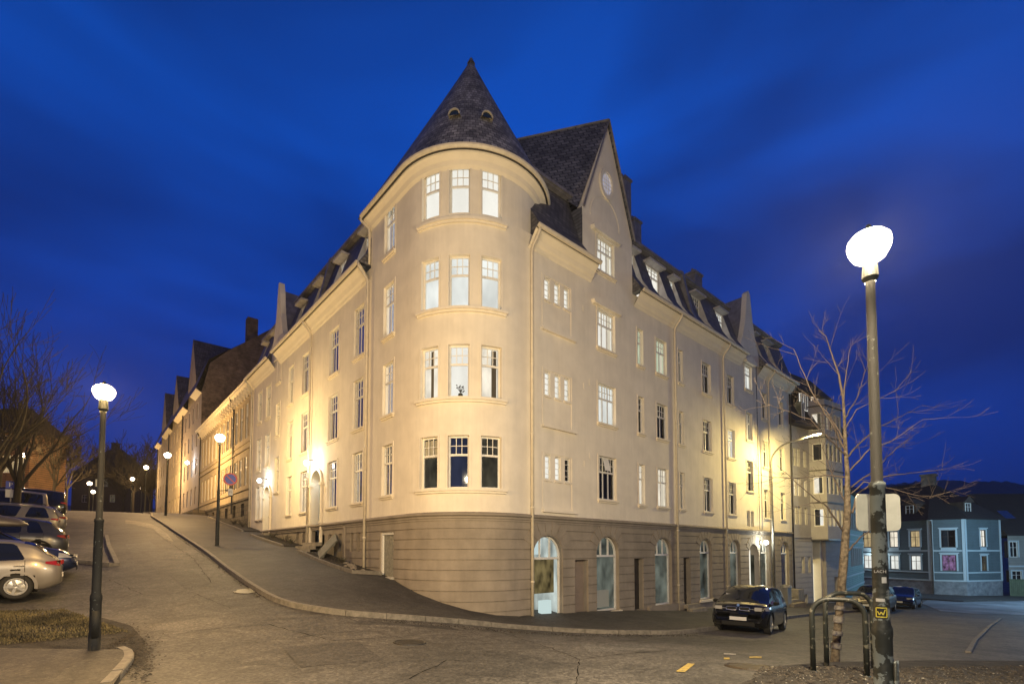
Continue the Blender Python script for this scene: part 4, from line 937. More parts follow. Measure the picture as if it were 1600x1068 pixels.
def street_lamp(loc, H, label, e=None, col=(1, .66, .26), near=False, r=.20, group='globe street lamps along the streets', lean=(0, 0), mp=None):
    e = e if e is not None else LAMP_E
    t = empty('street_lamp', loc, label, 'street lamp', group)
    p = MB(); hs = H * .225; n = 16 if near else 8
    prof = [(.084, 0), (.084, hs * .35), (.079, hs * .36), (.079, hs - .1), (.084, hs - .08), (.084, hs - .02), (.066, hs + .04), (.061, H * .5), (.068, H * .5 + .01), (.068, H * .5 + .05), (.048, H * .5 + .07), (.039, H * .93)]
    p.lathe([(.13, -.05), (.13, .02)] + prof, n=n)
    if near:
        p.box((-.05, -.108, .3), (.05, -.09, .75)) 
    if near:
        for fi, f in enumerate(p.f):
            if min(p.v[q][2] for q in f) > H * .5 + .05 or r < .17: p.mi[fi] = 1
    po = p.build('pole', [mp or (POLEM if near else GREENP), SPECK], t, smooth=near)
    MB().lathe([(.045, H * .93 - .02), (.07, H * .935), (.06, H - r * .85)], n=n).build('lamp_collar', GREENP, t)
    MB().lathe([(r * .45, H + r * .84), (r * .3, H + r * .93), (.03, H + r * 1.0), (.018, H + r * 1.25), (0, H + r * 1.25)], n=16).build('lamp_cap', GREENP, t)
    g = MB(); g.lathe([(.05, H - r * .9), (r * .45, H - r * .84), (r * .75, H - r * .62), (r * .97, H - r * .2), (r * 1.04, H + r * .12), (r * .98, H + r * .42), (r * .75, H + r * .68), (r * .4, H + r * .85), (0, H + r * .9)], n=24)
    g.build('lamp_globe', lamp_mat(col), t, smooth=True)
    bulb(t, (0, 0, H), col, e, r * .6)
    t.rotation_euler = (lean[0], lean[1], 0)
    return t
def base_at(px, D, dz=0):
    p = onD(px, 860, D); return Vector((p.x, p.y, ground(p.x, p.y) + dz))
b = base_at(1386, 4.6); L1 = street_lamp(b, 0, 'x') if False else None
def place_lamp(px, D, py_globe, label, dz=0, **k):
    b = base_at(px, D, dz); top = onD(px, py_globe, D).z; return street_lamp((b.x, b.y, b.z), top - b.z, label, **k)
WARM = (1, .62, .24)
LR = place_lamp(1374, 4.6, 386, 'tall lamp post with glowing globe and two sign backs beside the bicycle stands', near=True, r=.175, e=LAMP_E * 1.1, col=(1, .78, .48), lean=(0, 0))
LL = place_lamp(153, 8.3, 613, 'green lamp post at the lower left corner with dented shade, beside the grass', near=True, r=.155, col=(1, .62, .22), e=LAMP_E * .62)
L2 = place_lamp(339, 22.8, 684, 'lamp post in the left pavement carrying the round no stopping sign', dz=.1, r=.2, col=(1, .68, .28), e=LAMP_E * .42)
L3 = place_lamp(257, 37, 711, 'lamp post far up the left pavement beyond the no stopping sign', dz=.1, r=.22, e=LAMP_E * .8, col=WARM)
L4 = place_lamp(224, 54, 730, 'lamp post at the top of the left street, before the crest', r=.22, e=LAMP_E * .8, col=WARM)
L5 = place_lamp(203, 74, 748, 'small far lamp post seen left of the one on the crest', r=.26, e=LAMP_E * .4, col=WARM)
L6 = place_lamp(218, 88, 762, 'smallest lamp post down beyond the crest of the street', r=.26, e=LAMP_E * .35, col=WARM)
L7 = place_lamp(136, 60, 755, 'far lamp post just left of the near left lamp post', r=.24, e=LAMP_E * .4, col=WARM)
L8 = place_lamp(142, 75, 768, 'lower far lamp post touching the near left pole in view', r=.26, e=LAMP_E * .35, col=WARM)
L9 = place_lamp(32, 44, 711, 'lamp post behind the parked cars, the left one of a pair before the orange house', r=.2, e=LAMP_E * .5, col=WARM)
L10 = place_lamp(52, 50, 730, 'lamp post behind the parked cars, the right one of a pair before the orange house', r=.2, e=LAMP_E * .5, col=WARM)
for o_, (s_) in ((LL, 0),): pass
LB = street_lamp((-5.5, -2.5, ground(-5.5, -2.5)), 7.2, 'tall street lamp across the junction, behind the viewpoint', r=.22, e=LAMP_E * 1.65, col=(1, .84, .58))
# curved arm lamp by the far shops
t = empty('arm_street_lamp', (31.6, 11.9, ground(31.6, 11.9)), 'tall steel lamp with a curved arm reaching over the street by the far shop arches', 'street lamp')
gz = ground(31.6, 11.9)
pts = [(0, 0, 0), (0, 0, 7.0)] + [(0, -1.5 * (1 - math.cos(math.pi / 2 * k / 8)) - 0, 7.0 + 1.15 * math.sin(math.pi / 2 * k / 8)) for k in range(1, 9)] + [(0, -2.3, 8.32 - gz * 0 + .0)]
dz_ = 8.3 - gz - pts[-1][2] - .05
pts = [pts[0]] + [(x, y, z + dz_) for x, y, z in pts[1:]]
MB().tube(pts, [.09] + [.055] * (len(pts) - 1), 10).build('pole', STEEL, t, smooth=True)
hz_ = pts[-1][2]
MB().lathe([(0, .1), (.14, .08), (.22, .0), (.22, -.02)], (0, -2.5, hz_), 12).box((-.06, -2.4, hz_ + .02), (.06, -2.2, hz_ + .08)).build('lamp_hood', STEEL, t)
MB().lathe([(.19, -.0), (.13, -.05), (0, -.08)], (0, -2.5, hz_), 12).build('lamp_lens', lamp_mat((1, .74, .22)), t)
bulb(t, (0, -2.5, hz_ - .03), (1, .76, .28), LAMP_E * .8, .08)
# entrance lamps on the left facade and at the far shop door
def wall_lamp(M, u, v, out_, col, e, parent=CB):
    p = MB().tube([M(u, v, 0), M(u, v + .08, -out_ * .6), M(u, v, -out_)], .02, 6); o = p.build('wall_lamp', DKPIPE, parent)
    MB().lathe([(0, -.13), (.09, -.1), (.13, 0), (.09, .1), (0, .13)], M(u, v - .1, -out_), 10).build('lamp_glass', lamp_mat(col), o)
    q = M(u, v - .1, -out_); bulb(o, (q[0] - XL, q[1] - YR, q[2]), col, e, .08)
wall_lamp(ML, 24.0, 5.85, .5, (.86, .95, 1), LAMP_E * .02); wall_lamp(ML, 32.3, 5.9, .5, (.86, .95, 1), LAMP_E * .02)
wall_lamp(MR, 30.95, 2.15, .45, (.95, .97, .85), LAMP_E * .03)
#@@PART3
# ================================================================== CARS
def lerp_tab(tab, x):
    if x <= tab[0][0]: return tab[0][1]
    for (a, b), (c, d) in zip(tab, tab[1:]):
        if x <= c:
            t = (x - a) / (c - a); return b + (d - b) * t
    return tab[-1][1]
def smooth_tab(tab, x, w=.10): return sum(lerp_tab(tab, x + w * k) for k in (-1, -.5, 0, .5, 1)) / 5
TYRE = mat('tyre_rubber', (.012, .012, .012), .85); RIM = mat('alloy_rim', (.5, .48, .44), .3, .9); PLATE = mat('number_plate', (.5, .5, .5), .5)
CARGL = mat('car_glass', (.006, .008, .012), .04, spec=.9); BLK = mat('black_plastic', (.010, .010, .010), .75, spec=.25)
HEADL = mat('headlamp_glass', (.45, .44, .40), .12, spec=.9, metal=.3); TAIL = mat('tail_lamp_red', (.22, .012, .01), .15, spec=.9)
def car(label, group, loc, yaw, L, Wd, top, belt, paint, win, wheels, scr, clearance=.2, rimr=.2, wr=.31, extras=(), spokes=5, cat='car', tailh=.85, headh=.66, rear_detail=True, grille=None, roofm=None, pitch=0):
    t = empty('parked_car', loc, label, cat, group); t.rotation_euler = (0, pitch, yaw)
    hw = Wd / 2; nS = 96; prof = [(0, 0)]
    def ring(x):
        zt = smooth_tab(top, x, .07); zb = min(smooth_tab(belt, x, .12), zt - .015); e = abs(x) / (L / 2)
        w = hw * (1 - .13 * max(0, (e - .72) / .28) ** 2 - .05 * max(0, (e - .93) / .07) ** 2)
        bot = clearance + .16 * max(0, (e - .82) / .18) ** 1.5
        hgt = zt - zb; wrf = .955 * w - min(.36 * hgt, .25)
        P = [(0, bot), (.86 * w, bot), (.955 * w, bot + .05), (.985 * w, bot + .16), (w, bot + (zb - bot) * .5), (.995 * w, bot + (zb - bot) * .72), (.975 * w, zb - .035), (.95 * w, zb)]
        for s in (.2, .45, .7, .88): P.append((.95 * w + (wrf - .95 * w) * (s ** 1.15), zb + hgt * s * .985))
        P += [(wrf - .05, zt - .012 - .03 * min(1, hgt * 4) * .5), (wrf - .16, zt - .0), (wrf * .5, zt + .018), (0, zt + .024)]
        return P, zt, zb, w
    X = [-L / 2 + L * k / nS for k in range(nS + 1)]; rings = [ring(x) for x in X]; n = len(rings[0][0])
    V = []
    for sgn in (1, -1):
        for x, (P, *_r) in zip(X, rings): V += [(x, sgn * y, z) for y, z in P]
    body = MB(); gl = MB(); body.v = list(V); gl.v = list(V); off = (nS + 1) * n
    for si, sgn in enumerate((1, -1)):
        for i in range(nS):
            xm = (X[i] + X[i + 1]) / 2; _, zt, zb, w = rings[i]
            zt2 = rings[i + 1][1]; sl = (zt2 - zt) / (X[i + 1] - X[i])
            for k in range(n - 1):
                a = si * off + i * n + k; f = (a, a + n, a + n + 1, a + 1)
                if sgn < 0: f = f[::-1]
                q = [V[j] for j in f]; zc = sum(p[2] for p in q) / 4; yc = abs(sum(p[1] for p in q) / 4)
                if any((xm - wx) ** 2 + (zc - wr) ** 2 < (wr + .045) ** 2 for wx in wheels) and yc > hw * .55 and k < 7: continue
                body.f.append(f); body.mi.append(0)
    for e in (0, nS):
        idx = [e * n + k for k in range(n)] + [off + e * n + k for k in range(n - 1, -1, -1)]; body.f.append(tuple(idx)); body.mi.append(0)
    bo = body.build('body', paint, t, smooth=True); 
    def skin(x, q, out=.006):                              # point on the ring at fractional index q, pushed outwards
        P = ring(x)[0]; i = min(len(P) - 2, int(q)); f = q - i; (y0, z0), (y1, z1) = P[i], P[i + 1]
        y, z = y0 + (y1 - y0) * f, z0 + (z1 - z0) * f
        l = math.hypot(z1 - z0, y1 - y0) or 1; return Vector((x, y + out * (z1 - z0) / l, z + out * (y0 - y1) / l))
    for (a0, a1, s0, s1) in win:
        for sgn in (1, -1):
            g_m = MB(); nu, nv = 12, 8; zb0 = ring((a0 + a1) / 2)[2]
            for j in range(nv + 1):
                q = 7.12 + (10.85 - 7.12) * j / nv; xm = (a0 + a1) / 2; h = 0
                for _ in range(2): h = max(0, skin(xm, q).z - zb0)
                u0, u1 = a0 + s0 * h, a1 + s1 * h; rr = .05 * (1 if j in (0, nv) else 0)
                for i in range(nu + 1):
                    x = u0 + rr + (u1 - u0 - 2 * rr) * i / nu; p = skin(x, q); g_m.v.append((p.x, sgn * p.y, p.z))
            for j in range(nv):
                for i in range(nu): w_ = nu + 1; g_m.f.append((j * w_ + i, j * w_ + i + 1, (j + 1) * w_ + i + 1, (j + 1) * w_ + i)); g_m.mi.append(0)
            g_m.build('side_window', CARGL, t, smooth=True)
    for wi, (u0, u1) in enumerate(scr):
        g_m = MB(); nu, nv = 10, 14
        for i in range(nu + 1):
            x = u0 + (u1 - u0) * i / nu; inset = .06
            P = ring(x)[0]; wmax = (P[12][0] + .04)
            for j in range(nv + 1):
                y = -wmax + 2 * wmax * j / nv; ya = abs(y); z = None
                for (y0, z0), (y1, z1) in zip(P[10:], P[11:]):
                    if y1 <= ya <= y0: z = z0 + (z1 - z0) * (y0 - ya) / max(1e-6, y0 - y1)
                if z is None: z = P[11][1]
                g_m.v.append((x + (.004 if x > 0 else -.004), y, z + .007))
        for i in range(nu):
            for j in range(nv): w_ = nv + 1; g_m.f.append((i * w_ + j, i * w_ + j + 1, (i + 1) * w_ + j + 1, (i + 1) * w_ + j)); g_m.mi.append(0)
        g_m.build('rear_window' if x < 0 else 'windscreen', CARGL, t, smooth=True)
    arch = MB(); inner = MB()
    for wx in wheels:
        for sgn in (1, -1):
            wl_ = ring(wx)[3]
            for k in range(16):
                a0 = math.pi * (-.06 + 1.12 * k / 16); a1 = math.pi * (-.06 + 1.12 * (k + 1) / 16)
                def pt(rr, a, y): return (wx + rr * math.cos(a), sgn * y, wr + rr * math.sin(a))
                arch.quad(pt(wr + .02, a0, wl_ + .004), pt(wr + .02, a1, wl_ + .004), pt(wr + .085, a1, wl_ - .0), pt(wr + .085, a0, wl_ - .0))
                inner.quad(pt(wr + .06, a0, wl_ - .02), pt(wr + .06, a1, wl_ - .02), pt(wr + .06, a1, wl_ - .32), pt(wr + .06, a0, wl_ - .32))
            inner.add([(wx + (wr + .06) * math.cos(math.pi * k / 12), sgn * (wl_ - .32), wr + (wr + .06) * math.sin(math.pi * k / 12)) for k in range(13)] + [(wx - wr - .06, sgn * (wl_ - .32), .15), (wx + wr + .06, sgn * (wl_ - .32), .15)], [tuple(range(13)) + (13, 14)])
    arch.build('arch_trim', paint if paint.name.startswith('paint_silver') else BLK, t); inner.build('wheel_well', BLK, t)
    for wx in wheels:
        for sgn in (1, -1):
            wl_ = ring(wx)[3]; w_ = MB()
            o = empty('wheel', (wx, sgn * (wl_ - .12), wr)); o.parent = t
            def ly(pr, cc, nn=22, m=0):
                b = MB(); b.lathe(pr, (0, 0, 0), nn); b.v = [(x, sgn * z, y) for x, y, z in b.v]; return b
            ly([(rimr + .01, .085), (rimr + .03, .1), (wr - .03, .1), (wr, .07), (wr, -.09), (rimr, -.1)], 0).build('tyre', TYRE, o, smooth=False)
            rb = ly([(0, .07), (.05, .075), (.06, .05), (rimr * .9, .03), (rimr * .92, .09), (rimr + .012, .09)], 0, 22)
            for s in range(spokes):
                a = 2 * math.pi * s / spokes; d = Vector((math.cos(a), 0, math.sin(a))); q = Vector((-math.sin(a), 0, math.cos(a)))
                y0, y1 = sgn * .055, sgn * .088; p0, p1 = d * .03, d * (rimr * .95)
                rb.add([p0 + q * .035 + Vector((0, y1, 0)), p0 - q * .035 + Vector((0, y1, 0)), p1 - q * .028 + Vector((0, y1, 0)), p1 + q * .028 + Vector((0, y1, 0)), p0 + q * .035 + Vector((0, y0, 0)), p0 - q * .035 + Vector((0, y0, 0)), p1 - q * .028 + Vector((0, y0, 0)), p1 + q * .028 + Vector((0, y0, 0))], [(0, 1, 2, 3), (4, 5, 1, 0), (5, 6, 2, 1), (6, 7, 3, 2), (7, 4, 0, 3)])
            rb.build('rim', RIM, o)
            dk = ly([(0, .035), (rimr * .9, .028)], 0, 22); dk.build('brake_disc', BLK, o)
    def surf(x, side, z):                                  # y of the body side at height z
        P = ring(x)[0]
        for (y0, z0), (y1, z1) in zip(P[1:], P[2:]):
            if z0 <= z <= z1 and z1 > z0: return side * (y0 + (y1 - y0) * (z - z0) / (z1 - z0))
        return side * P[4][0]
    def decal(name, x0, x1, zz, sgn, m, out=.012):         # a lens wrapped on the side: list of (x, z0, z1)
        b = MB(); cols = []
        N_ = 8
        for k in range(N_ + 1):
            x = x0 + (x1 - x0) * k / N_; z0, z1 = zz(k / N_); cols.append([Vector((x, surf(x, sgn, z0 + (z1 - z0) * j / 3) + sgn * out, z0 + (z1 - z0) * j / 3)) for j in range(4)])
        for a, c in zip(cols, cols[1:]):
            for j in range(3): b.quad(a[j], c[j], c[j + 1], a[j + 1])
        return b.build(name, m, t, smooth=True)
    xf, xr = L / 2, -L / 2
    for sgn in (1, -1):
        decal('headlight', xf - .42, xf - .03, lambda s: (headh - .02 - .0 * s, headh + .12 - .05 * s), sgn, HEADL)
        decal('tail_light', xr + .03, xr + .30, lambda s: (tailh - .07 + .07 * s, tailh + .08 - .03 * s), sgn, TAIL)
        m_ = MB(); mx_ = win[-1][1] - .28; my = hw * .97 + .09
        m_.lathe([(0, -.06), (.06, -.045), (.085, 0), (.07, .05), (0, .065)], (mx_, sgn * my, lerp_tab(belt, mx_) + .07), 10); m_.v = [(x, y if abs(y) < hw * .97 else sgn * (hw * .97 + (abs(y) - hw * .97) * 1.15), z) for x, y, z in m_.v]
        m_.box((mx_ - .02, min(sgn * hw * .88, sgn * my), lerp_tab(belt, mx_) + .0), (mx_ + .03, max(sgn * hw * .88, sgn * my), lerp_tab(belt, mx_) + .03))
        m_.build('wing_mirror', paint if not grille == 'kidney' else BLK, t, smooth=False)
        for (a0, a1, _s0, _s1) in win[:2]:
            hx = a0 + .12; zz_ = lerp_tab(belt, hx) - .13
            MB().tube([(hx - .09, surf(hx - .09, sgn, zz_) + sgn * .03, zz_), (hx + .09, surf(hx + .09, sgn, zz_) + sgn * .03, zz_)], .014, 6).build('door_handle', BLK if grille == 'kidney' else paint, t)
        sm = MB()                                           # door shut lines
        for xx in {round(q[0] + .02, 2) for q in win} | {round(win[-1][1] - .02, 2)}:
            P = ring(xx)[0][3:8]
            for (y0, z0), (y1, z1) in zip(P, P[1:]): sm.quad((xx - .006, sgn * (y0 + .003), z0), (xx + .006, sgn * (y0 + .003), z0), (xx + .006, sgn * (y1 + .003), z1), (xx - .006, sgn * (y1 + .003), z1))
        sm.build('door_seam', BLK, t)
    def endplate(name, x, s, y0, y1, z0, z1, m, d=.02): return MB().box((min(x, x + s * d), y0, z0), (max(x, x + s * d), y1, z1)).build(name, m, t)
    endplate('number_plate', xf, 1, -.26, .26, .42, .53, PLATE); endplate('number_plate', xr, -1, -.26, .26, .50 if rear_detail else .62, .61 if rear_detail else .73, PLATE)
    for s_, x_ in ((1, xf), (-1, xr)):
        for sg in (1, -1):
            yy = sorted((sg * hw * .56, sg * hw * .80)); hz = headh if s_ > 0 else tailh
            endplate('headlight' if s_ > 0 else 'tail_light', x_ - s_ * .02, s_, yy[0], yy[1], hz - .03, hz + .08, HEADL if s_ > 0 else TAIL, .035)
    endplate('lower_grille', xf - .01, 1, -.5, .5, .26, .38, BLK, .025)
    if grille == 'kidney':
        for sg in (1, -1):
            k = MB(); a0, a1 = sorted((sg * .04, sg * .36)); yc, hh, zc_ = (a0 + a1) / 2, .055, .80
            pts = [(yc + .16 * math.copysign(abs(math.cos(u)) ** .5, math.cos(u)), zc_ + hh * math.copysign(abs(math.sin(u)) ** .5, math.sin(u))) for u in [2 * math.pi * q / 20 for q in range(20)]]
            xg = xf - .02
            for p, q in zip(pts, pts[1:] + pts[:1]): k.tube([(xg + .03, p[0], p[1]), (xg + .03, q[0], q[1])], .011, 5, cap=False)
            ko = k.build('grille_surround', mat('blue_grey_chrome', (.35, .4, .6), .2, .8), t); MB().add([(xg + .02, p[0], p[1]) for p in pts], [tuple(range(20))]).build('grille_mesh', BLK, ko)
        k = MB(); k.lathe([(0, .012), (.04, .01), (.045, 0)], (0, 0, 0), 16); k.v = [(xf - .03 + z, x, y + .91) for x, y, z in k.v]; k.build('badge', mat('badge_blue', (.1, .2, .5), .3), t)
        endplate('windscreen_card', 1.02, 1, -.62, -.28, 1.12, 1.26, mat('paper_card', (.5, .52, .55), .6), .004)
    elif grille == 'bars': endplate('grille', xf - .01, 1, -.42, .42, headh - .03, headh + .07, mat('chrome', (.6, .6, .58), .15, 1), .02); endplate('grille_slot', xf + .01, 1, -.38, .38, headh, headh + .035, BLK, .006)
    for e_ in extras: e_(t)
    return t
def paint(name, c, metal=.3, rough=.32): return mat('paint_' + name, c, rough, metal, coat=.6)
SILV = paint('silver', (.18, .168, .155), .4, .35); SILV2 = paint('silver_beige', (.20, .18, .145), .4, .35); NAVY = paint('navy', (.012, .02, .06), .3, .25); BLACKP = paint('black', (.008, .009, .012), .2, .2); DGREY = paint('dark_grey', (.05, .05, .052), .4, .3); VANP = paint('grey_silver_van', (.24, .22, .2), .4, .35)
def roof_box(m):
    def f(t):
        b = MB(); sec = []
        for x, w, h in ((-.95, .18, .04), (-.85, .3, .16), (-.4, .38, .3), (.4, .38, .3), (.95, .33, .18), (1.15, .2, .03)):
            sec.append([(x, w * math.cos(a), 1.62 + h * max(-.25, math.sin(a))) for a in [2 * math.pi * k / 12 for k in range(12)]])
        o = 0; b.v = [p for s in sec for p in s]
        for i in range(len(sec) - 1):
            for k in range(12): b.f.append((i * 12 + k, i * 12 + (k + 1) % 12, (i + 1) * 12 + (k + 1) % 12, (i + 1) * 12 + k)); b.mi.append(0)
        b.f += [tuple(range(12)), tuple(range(60, 72))]; b.mi += [0, 0]
        b.build('roof_box', m, t, smooth=True)
    return f
def rails(z, x0, x1, y):
    def f(t):
        for s in (1, -1): MB().tube([(x0, s * y, z - .05), (x0 + .1, s * y, z), (x1 - .1, s * y, z), (x1, s * y, z - .06)], .018, 6).build('roof_rail', BLK, t)
    return f
HT = [(-2.1, .62), (-2.06, .95), (-1.95, 1.02), (-1.55, 1.38), (-1.1, 1.46), (-.2, 1.51), (.35, 1.46), (1.25, .98), (1.75, .86), (2.02, .68), (2.1, .5)]
HB = [(-2.1, .8), (-1.6, .96), (0, .90), (1.2, .86), (2.1, .66)]
def left_lot(p, rear_out, **k):
    z = ground(p[0], p[1]); yaw = math.pi if rear_out else 0
    gy = (ground(p[0] - 1.3, p[1]) - ground(p[0] + 1.3, p[1])) / 2.6
    return car(loc=(p[0], p[1], z), yaw=yaw + p[2], group='cars parked in the bays beside the left street', pitch=math.atan(gy) * (-1 if rear_out else 1) * -1, **k)
# near silver hatchback, rear to the street
w0 = G(24, 944)
left_lot((w0.x - 1.28, w0.y + .82, 0), True, label='silver five door hatchback nearest the left lamp post, red tail lamp facing the street', L=4.2, Wd=1.75, top=HT, belt=HB, paint=SILV, win=[(-1.45, -.92, .45, 0), (-.78, .12, 0, 0), (.2, 1.1, 0, -1.1)], wheels=(-1.28, 1.32), scr=[(-1.98, -1.4), (.3, 1.3)], tailh=.86, rimr=.2, wr=.31)
EST = [(-2.3, .55), (-2.27, .85), (-2.2, .98), (-1.95, 1.38), (-1.6, 1.47), (0, 1.5), (.45, 1.44), (1.3, .98), (1.95, .86), (2.22, .66), (2.3, .45)]
EB = [(-2.3, .85), (0, .9), (1.3, .86), (2.3, .66)]
left_lot((-2.4, 20.9, 0), False, label='dark blue estate car with a long roof box, headlamps towards the street', L=4.6, Wd=1.76, top=EST, belt=EB, paint=NAVY, win=[(-2.0, -1.2, .4, 0), (-1.05, .05, 0, 0), (.15, 1.15, 0, -1.1)], wheels=(-1.35, 1.4), scr=[(-2.22, -1.9), (.4, 1.35)], grille='bars', extras=(roof_box(mat('box_grey', (.07, .06, .055), .45)), rails(1.53, -1.7, .2, .55)))
left_lot((-2.4, 25.2, 0), True, label='dark grey hatchback between the blue estate and the beige off-roader', L=4.0, Wd=1.7, top=[(x * .95, z) for x, z in HT], belt=[(x * .95, z) for x, z in HB], paint=DGREY, win=[(-1.35, -.9, .45, 0), (-.75, .12, 0, 0), (.2, 1.0, 0, -1.1)], wheels=(-1.22, 1.26), scr=[(-1.88, -1.35), (.3, 1.25)])
SUVT = [(-2.2, .6), (-2.17, 1.0), (-2.08, 1.1), (-1.85, 1.55), (-1.6, 1.66), (-.2, 1.72), (.4, 1.64), (1.05, 1.12), (1.9, 1.0), (2.12, .8), (2.2, .5)]
SUVB = [(-2.2, 1.05), (0, 1.06), (1.1, 1.02), (2.2, .8)]
left_lot((-3.0, 34.2, 0), True, label='beige silver three door off-roader with roof rails and slanting rear pillar', L=4.2, Wd=1.8, top=SUVT, belt=SUVB, paint=SILV2, win=[(-1.75, -.85, .35, -.35), (-.55, .85, -.35, -.9)], wheels=(-1.3, 1.3), scr=[(-2.15, -1.8), (.3, 1.12)], wr=.35, rimr=.22, clearance=.25, extras=(rails(1.76, -1.6, .3, .58),), tailh=1.0, headh=.85)
left_lot((-2.7, 37.2, 0), True, label='small pale silver hatchback half hidden behind the beige off-roader', L=4.0, Wd=1.7, top=[(x * .95, z * 1.02) for x, z in HT], belt=[(x * .95, z) for x, z in HB], paint=SILV, win=[(-1.35, -.9, .45, 0), (-.75, .12, 0, 0), (.2, 1.0, 0, -1.1)], wheels=(-1.22, 1.26), scr=[(-1.88, -1.35), (.3, 1.25)])
VT = [(-2.4, .6), (-2.38, 1.1), (-2.33, 1.75), (-2.2, 1.93), (-.8, 2.0), (.9, 1.94), (1.2, 1.85), (1.85, 1.15), (2.2, 1.0), (2.38, .75), (2.4, .5)]
VB = [(-2.4, 1.15), (1.6, 1.15), (2.4, .85)]
left_lot((-4.0, 41.5, 0), True, label='silver grey passenger van with three side windows, tallest in the parking row', L=4.8, Wd=1.9, top=VT, belt=VB, paint=VANP, win=[(-2.15, -1.05, .1, 0), (-.9, .15, 0, 0), (.3, 1.6, 0, -.9)], wheels=(-1.45, 1.5), scr=[(-2.36, -2.25), (1.1, 1.85)], cat='van', tailh=1.1, headh=.9)
left_lot((-3.2, 45.8, 0), True, label='dark minivan behind the silver van with pale tail lamps at the street', L=4.6, Wd=1.85, top=[(x * .95, z * .94) for x, z in VT], belt=[(x * .95, z * .95) for x, z in VB], paint=BLACKP, win=[(-2.0, -1.0, .1, 0), (-.85, .15, 0, 0), (.3, 1.45, 0, -.9)], wheels=(-1.4, 1.42), scr=[(-2.25, -2.1), (1.0, 1.75)], cat='van', tailh=1.05)
left_lot((-6.2, 38.8, 0), True, label='dark blue car roof showing left of the silver van', L=4.6, Wd=1.76, top=EST, belt=EB, paint=NAVY, win=[(-2.0, -1.2, .4, 0), (-1.05, .05, 0, 0), (.15, 1.15, 0, -1.1)], wheels=(-1.35, 1.4), scr=[(-2.22, -1.9), (.4, 1.35)])
# right street
def right_car(fx, fy, yaw, Lh, **k):
    d = Vector((math.cos(yaw), math.sin(yaw))); c = Vector((fx, fy)) - d * Lh
    z = ground(c.x, c.y); gf = ground(c.x + d.x * 1.4, c.y + d.y * 1.4); gr_ = ground(c.x - d.x * 1.4, c.y - d.y * 1.4)
    return car(loc=(c.x, c.y, z), yaw=yaw, pitch=-math.atan((gf - gr_) / 2.8), group='cars parked along the right street', **k)
I3T = [(-2.0, .6), (-1.97, 1.0), (-1.9, 1.12), (-1.72, 1.44), (-1.45, 1.54), (-.4, 1.6), (.35, 1.55), (.7, 1.42), (1.45, 1.0), (1.85, .9), (1.96, .75), (2.0, .5)]
I3B = [(-2.0, 1.0), (-1.0, 1.0), (-.3, .93), (1.3, .93), (2.0, .78)]
bm = right_car(16.2, 7.25, math.pi + R(11), 2.0, label='small dark electric hatchback parked by the pavement in front of the shop doors', L=4.0, Wd=1.775, top=I3T, belt=I3B, paint=BLACKP, win=[(-1.5, -.7, .5, 0), (-.55, .3, 0, 0), (.42, 1.3, 0, -1.15)], wheels=(-1.27, 1.3), scr=[(-1.88, -1.6), (.3, 1.5)], grille='kidney', wr=.35, rimr=.26, headh=.78, clearance=.2, spokes=10)
right_car(36.4, 8.3, math.pi + R(4), 2.3, label='pale silver estate off-roader seen past the big lamp post, lit yellow', L=4.6, Wd=1.86, top=[(x * 1.05, z * .98) for x, z in SUVT], belt=[(x * 1.05, z) for x, z in SUVB], paint=SILV2, win=[(-1.85, -.9, .35, 0), (-.75, .1, 0, 0), (.2, 1.05, 0, -.9)], wheels=(-1.35, 1.38), scr=[(-2.25, -1.9), (.3, 1.2)], grille='bars', wr=.35, rimr=.24, headh=.82, clearance=.24)
right_car(43.2, 8.1, math.pi + R(2), 2.1, label='dark blue hatchback parked behind the pale off-roader, farthest car on the right', L=4.2, Wd=1.76, top=HT, belt=HB, paint=NAVY, win=[(-1.45, -.92, .45, 0), (-.78, .12, 0, 0), (.2, 1.1, 0, -1.1)], wheels=(-1.28, 1.32), scr=[(-1.98, -1.4), (.3, 1.3)], headh=.7)
# ================================================================== BICYCLE STANDS, SIGNS
RACKM = mat('worn_rack_paint', (.012, .015, .014), .5, vs=9, col2=(.11, .11, .09), det=6)
_c2 = [n for n in RACKM.node_tree.nodes if n.type == 'VALTORGB'][0]; _c2.color_ramp.elements[0].position = .41; _c2.color_ramp.elements[1].position = .44
def hoop(pa, pb, label, topz):
    c = (pa + pb) / 2; t = (pb - pa).normalized(); hlf = (pb - pa).length / 2; z0 = min(ground(pa.x, pa.y), ground(pb.x, pb.y)); H = topz - z0; r = .24
    o = empty('bicycle_stand', (c.x, c.y, z0), label, 'bicycle stand', 'green tubular bicycle stands'); 
    P = [Vector((-hlf, 0, -.1)), Vector((-hlf, 0, H - r - .03))] + [Vector((-hlf + r - r * math.cos(math.pi / 2 * k / 8), 0, H - r + r * math.sin(math.pi / 2 * k / 8))) for k in range(1, 9)] + [Vector((hlf - r + r * math.sin(math.pi / 2 * k / 8), 0, H - r + r * math.cos(math.pi / 2 * k / 8))) for k in range(0, 8)] + [Vector((hlf, 0, H - r - .03)), Vector((hlf, 0, -.1))]
    MB().tube(P, .038, 14).build('tube', RACKM, o, smooth=True)
    for s in (-hlf, hlf): MB().lathe([(.03, .09), (.055, .06), (.055, .045), (.032, .04)], (s, 0, 0), 12).build('foot_collar', RACKM, o)
    o.rotation_euler.z = math.atan2(t.y, t.x)
f1, f2 = G(1271, 1053), G(1355, 1063); hoop(f1, f2, 'front green hoop of the pair of bicycle stands, right leg beside the big lamp post', onD(1310, 948, 6.4).z)
f1, f2 = G(1292, 1045), G(1366, 1050); hoop(f1, f2, 'rear green hoop of the pair of bicycle stands, behind the young tree trunk', onD(1325, 942, 6.75).z)
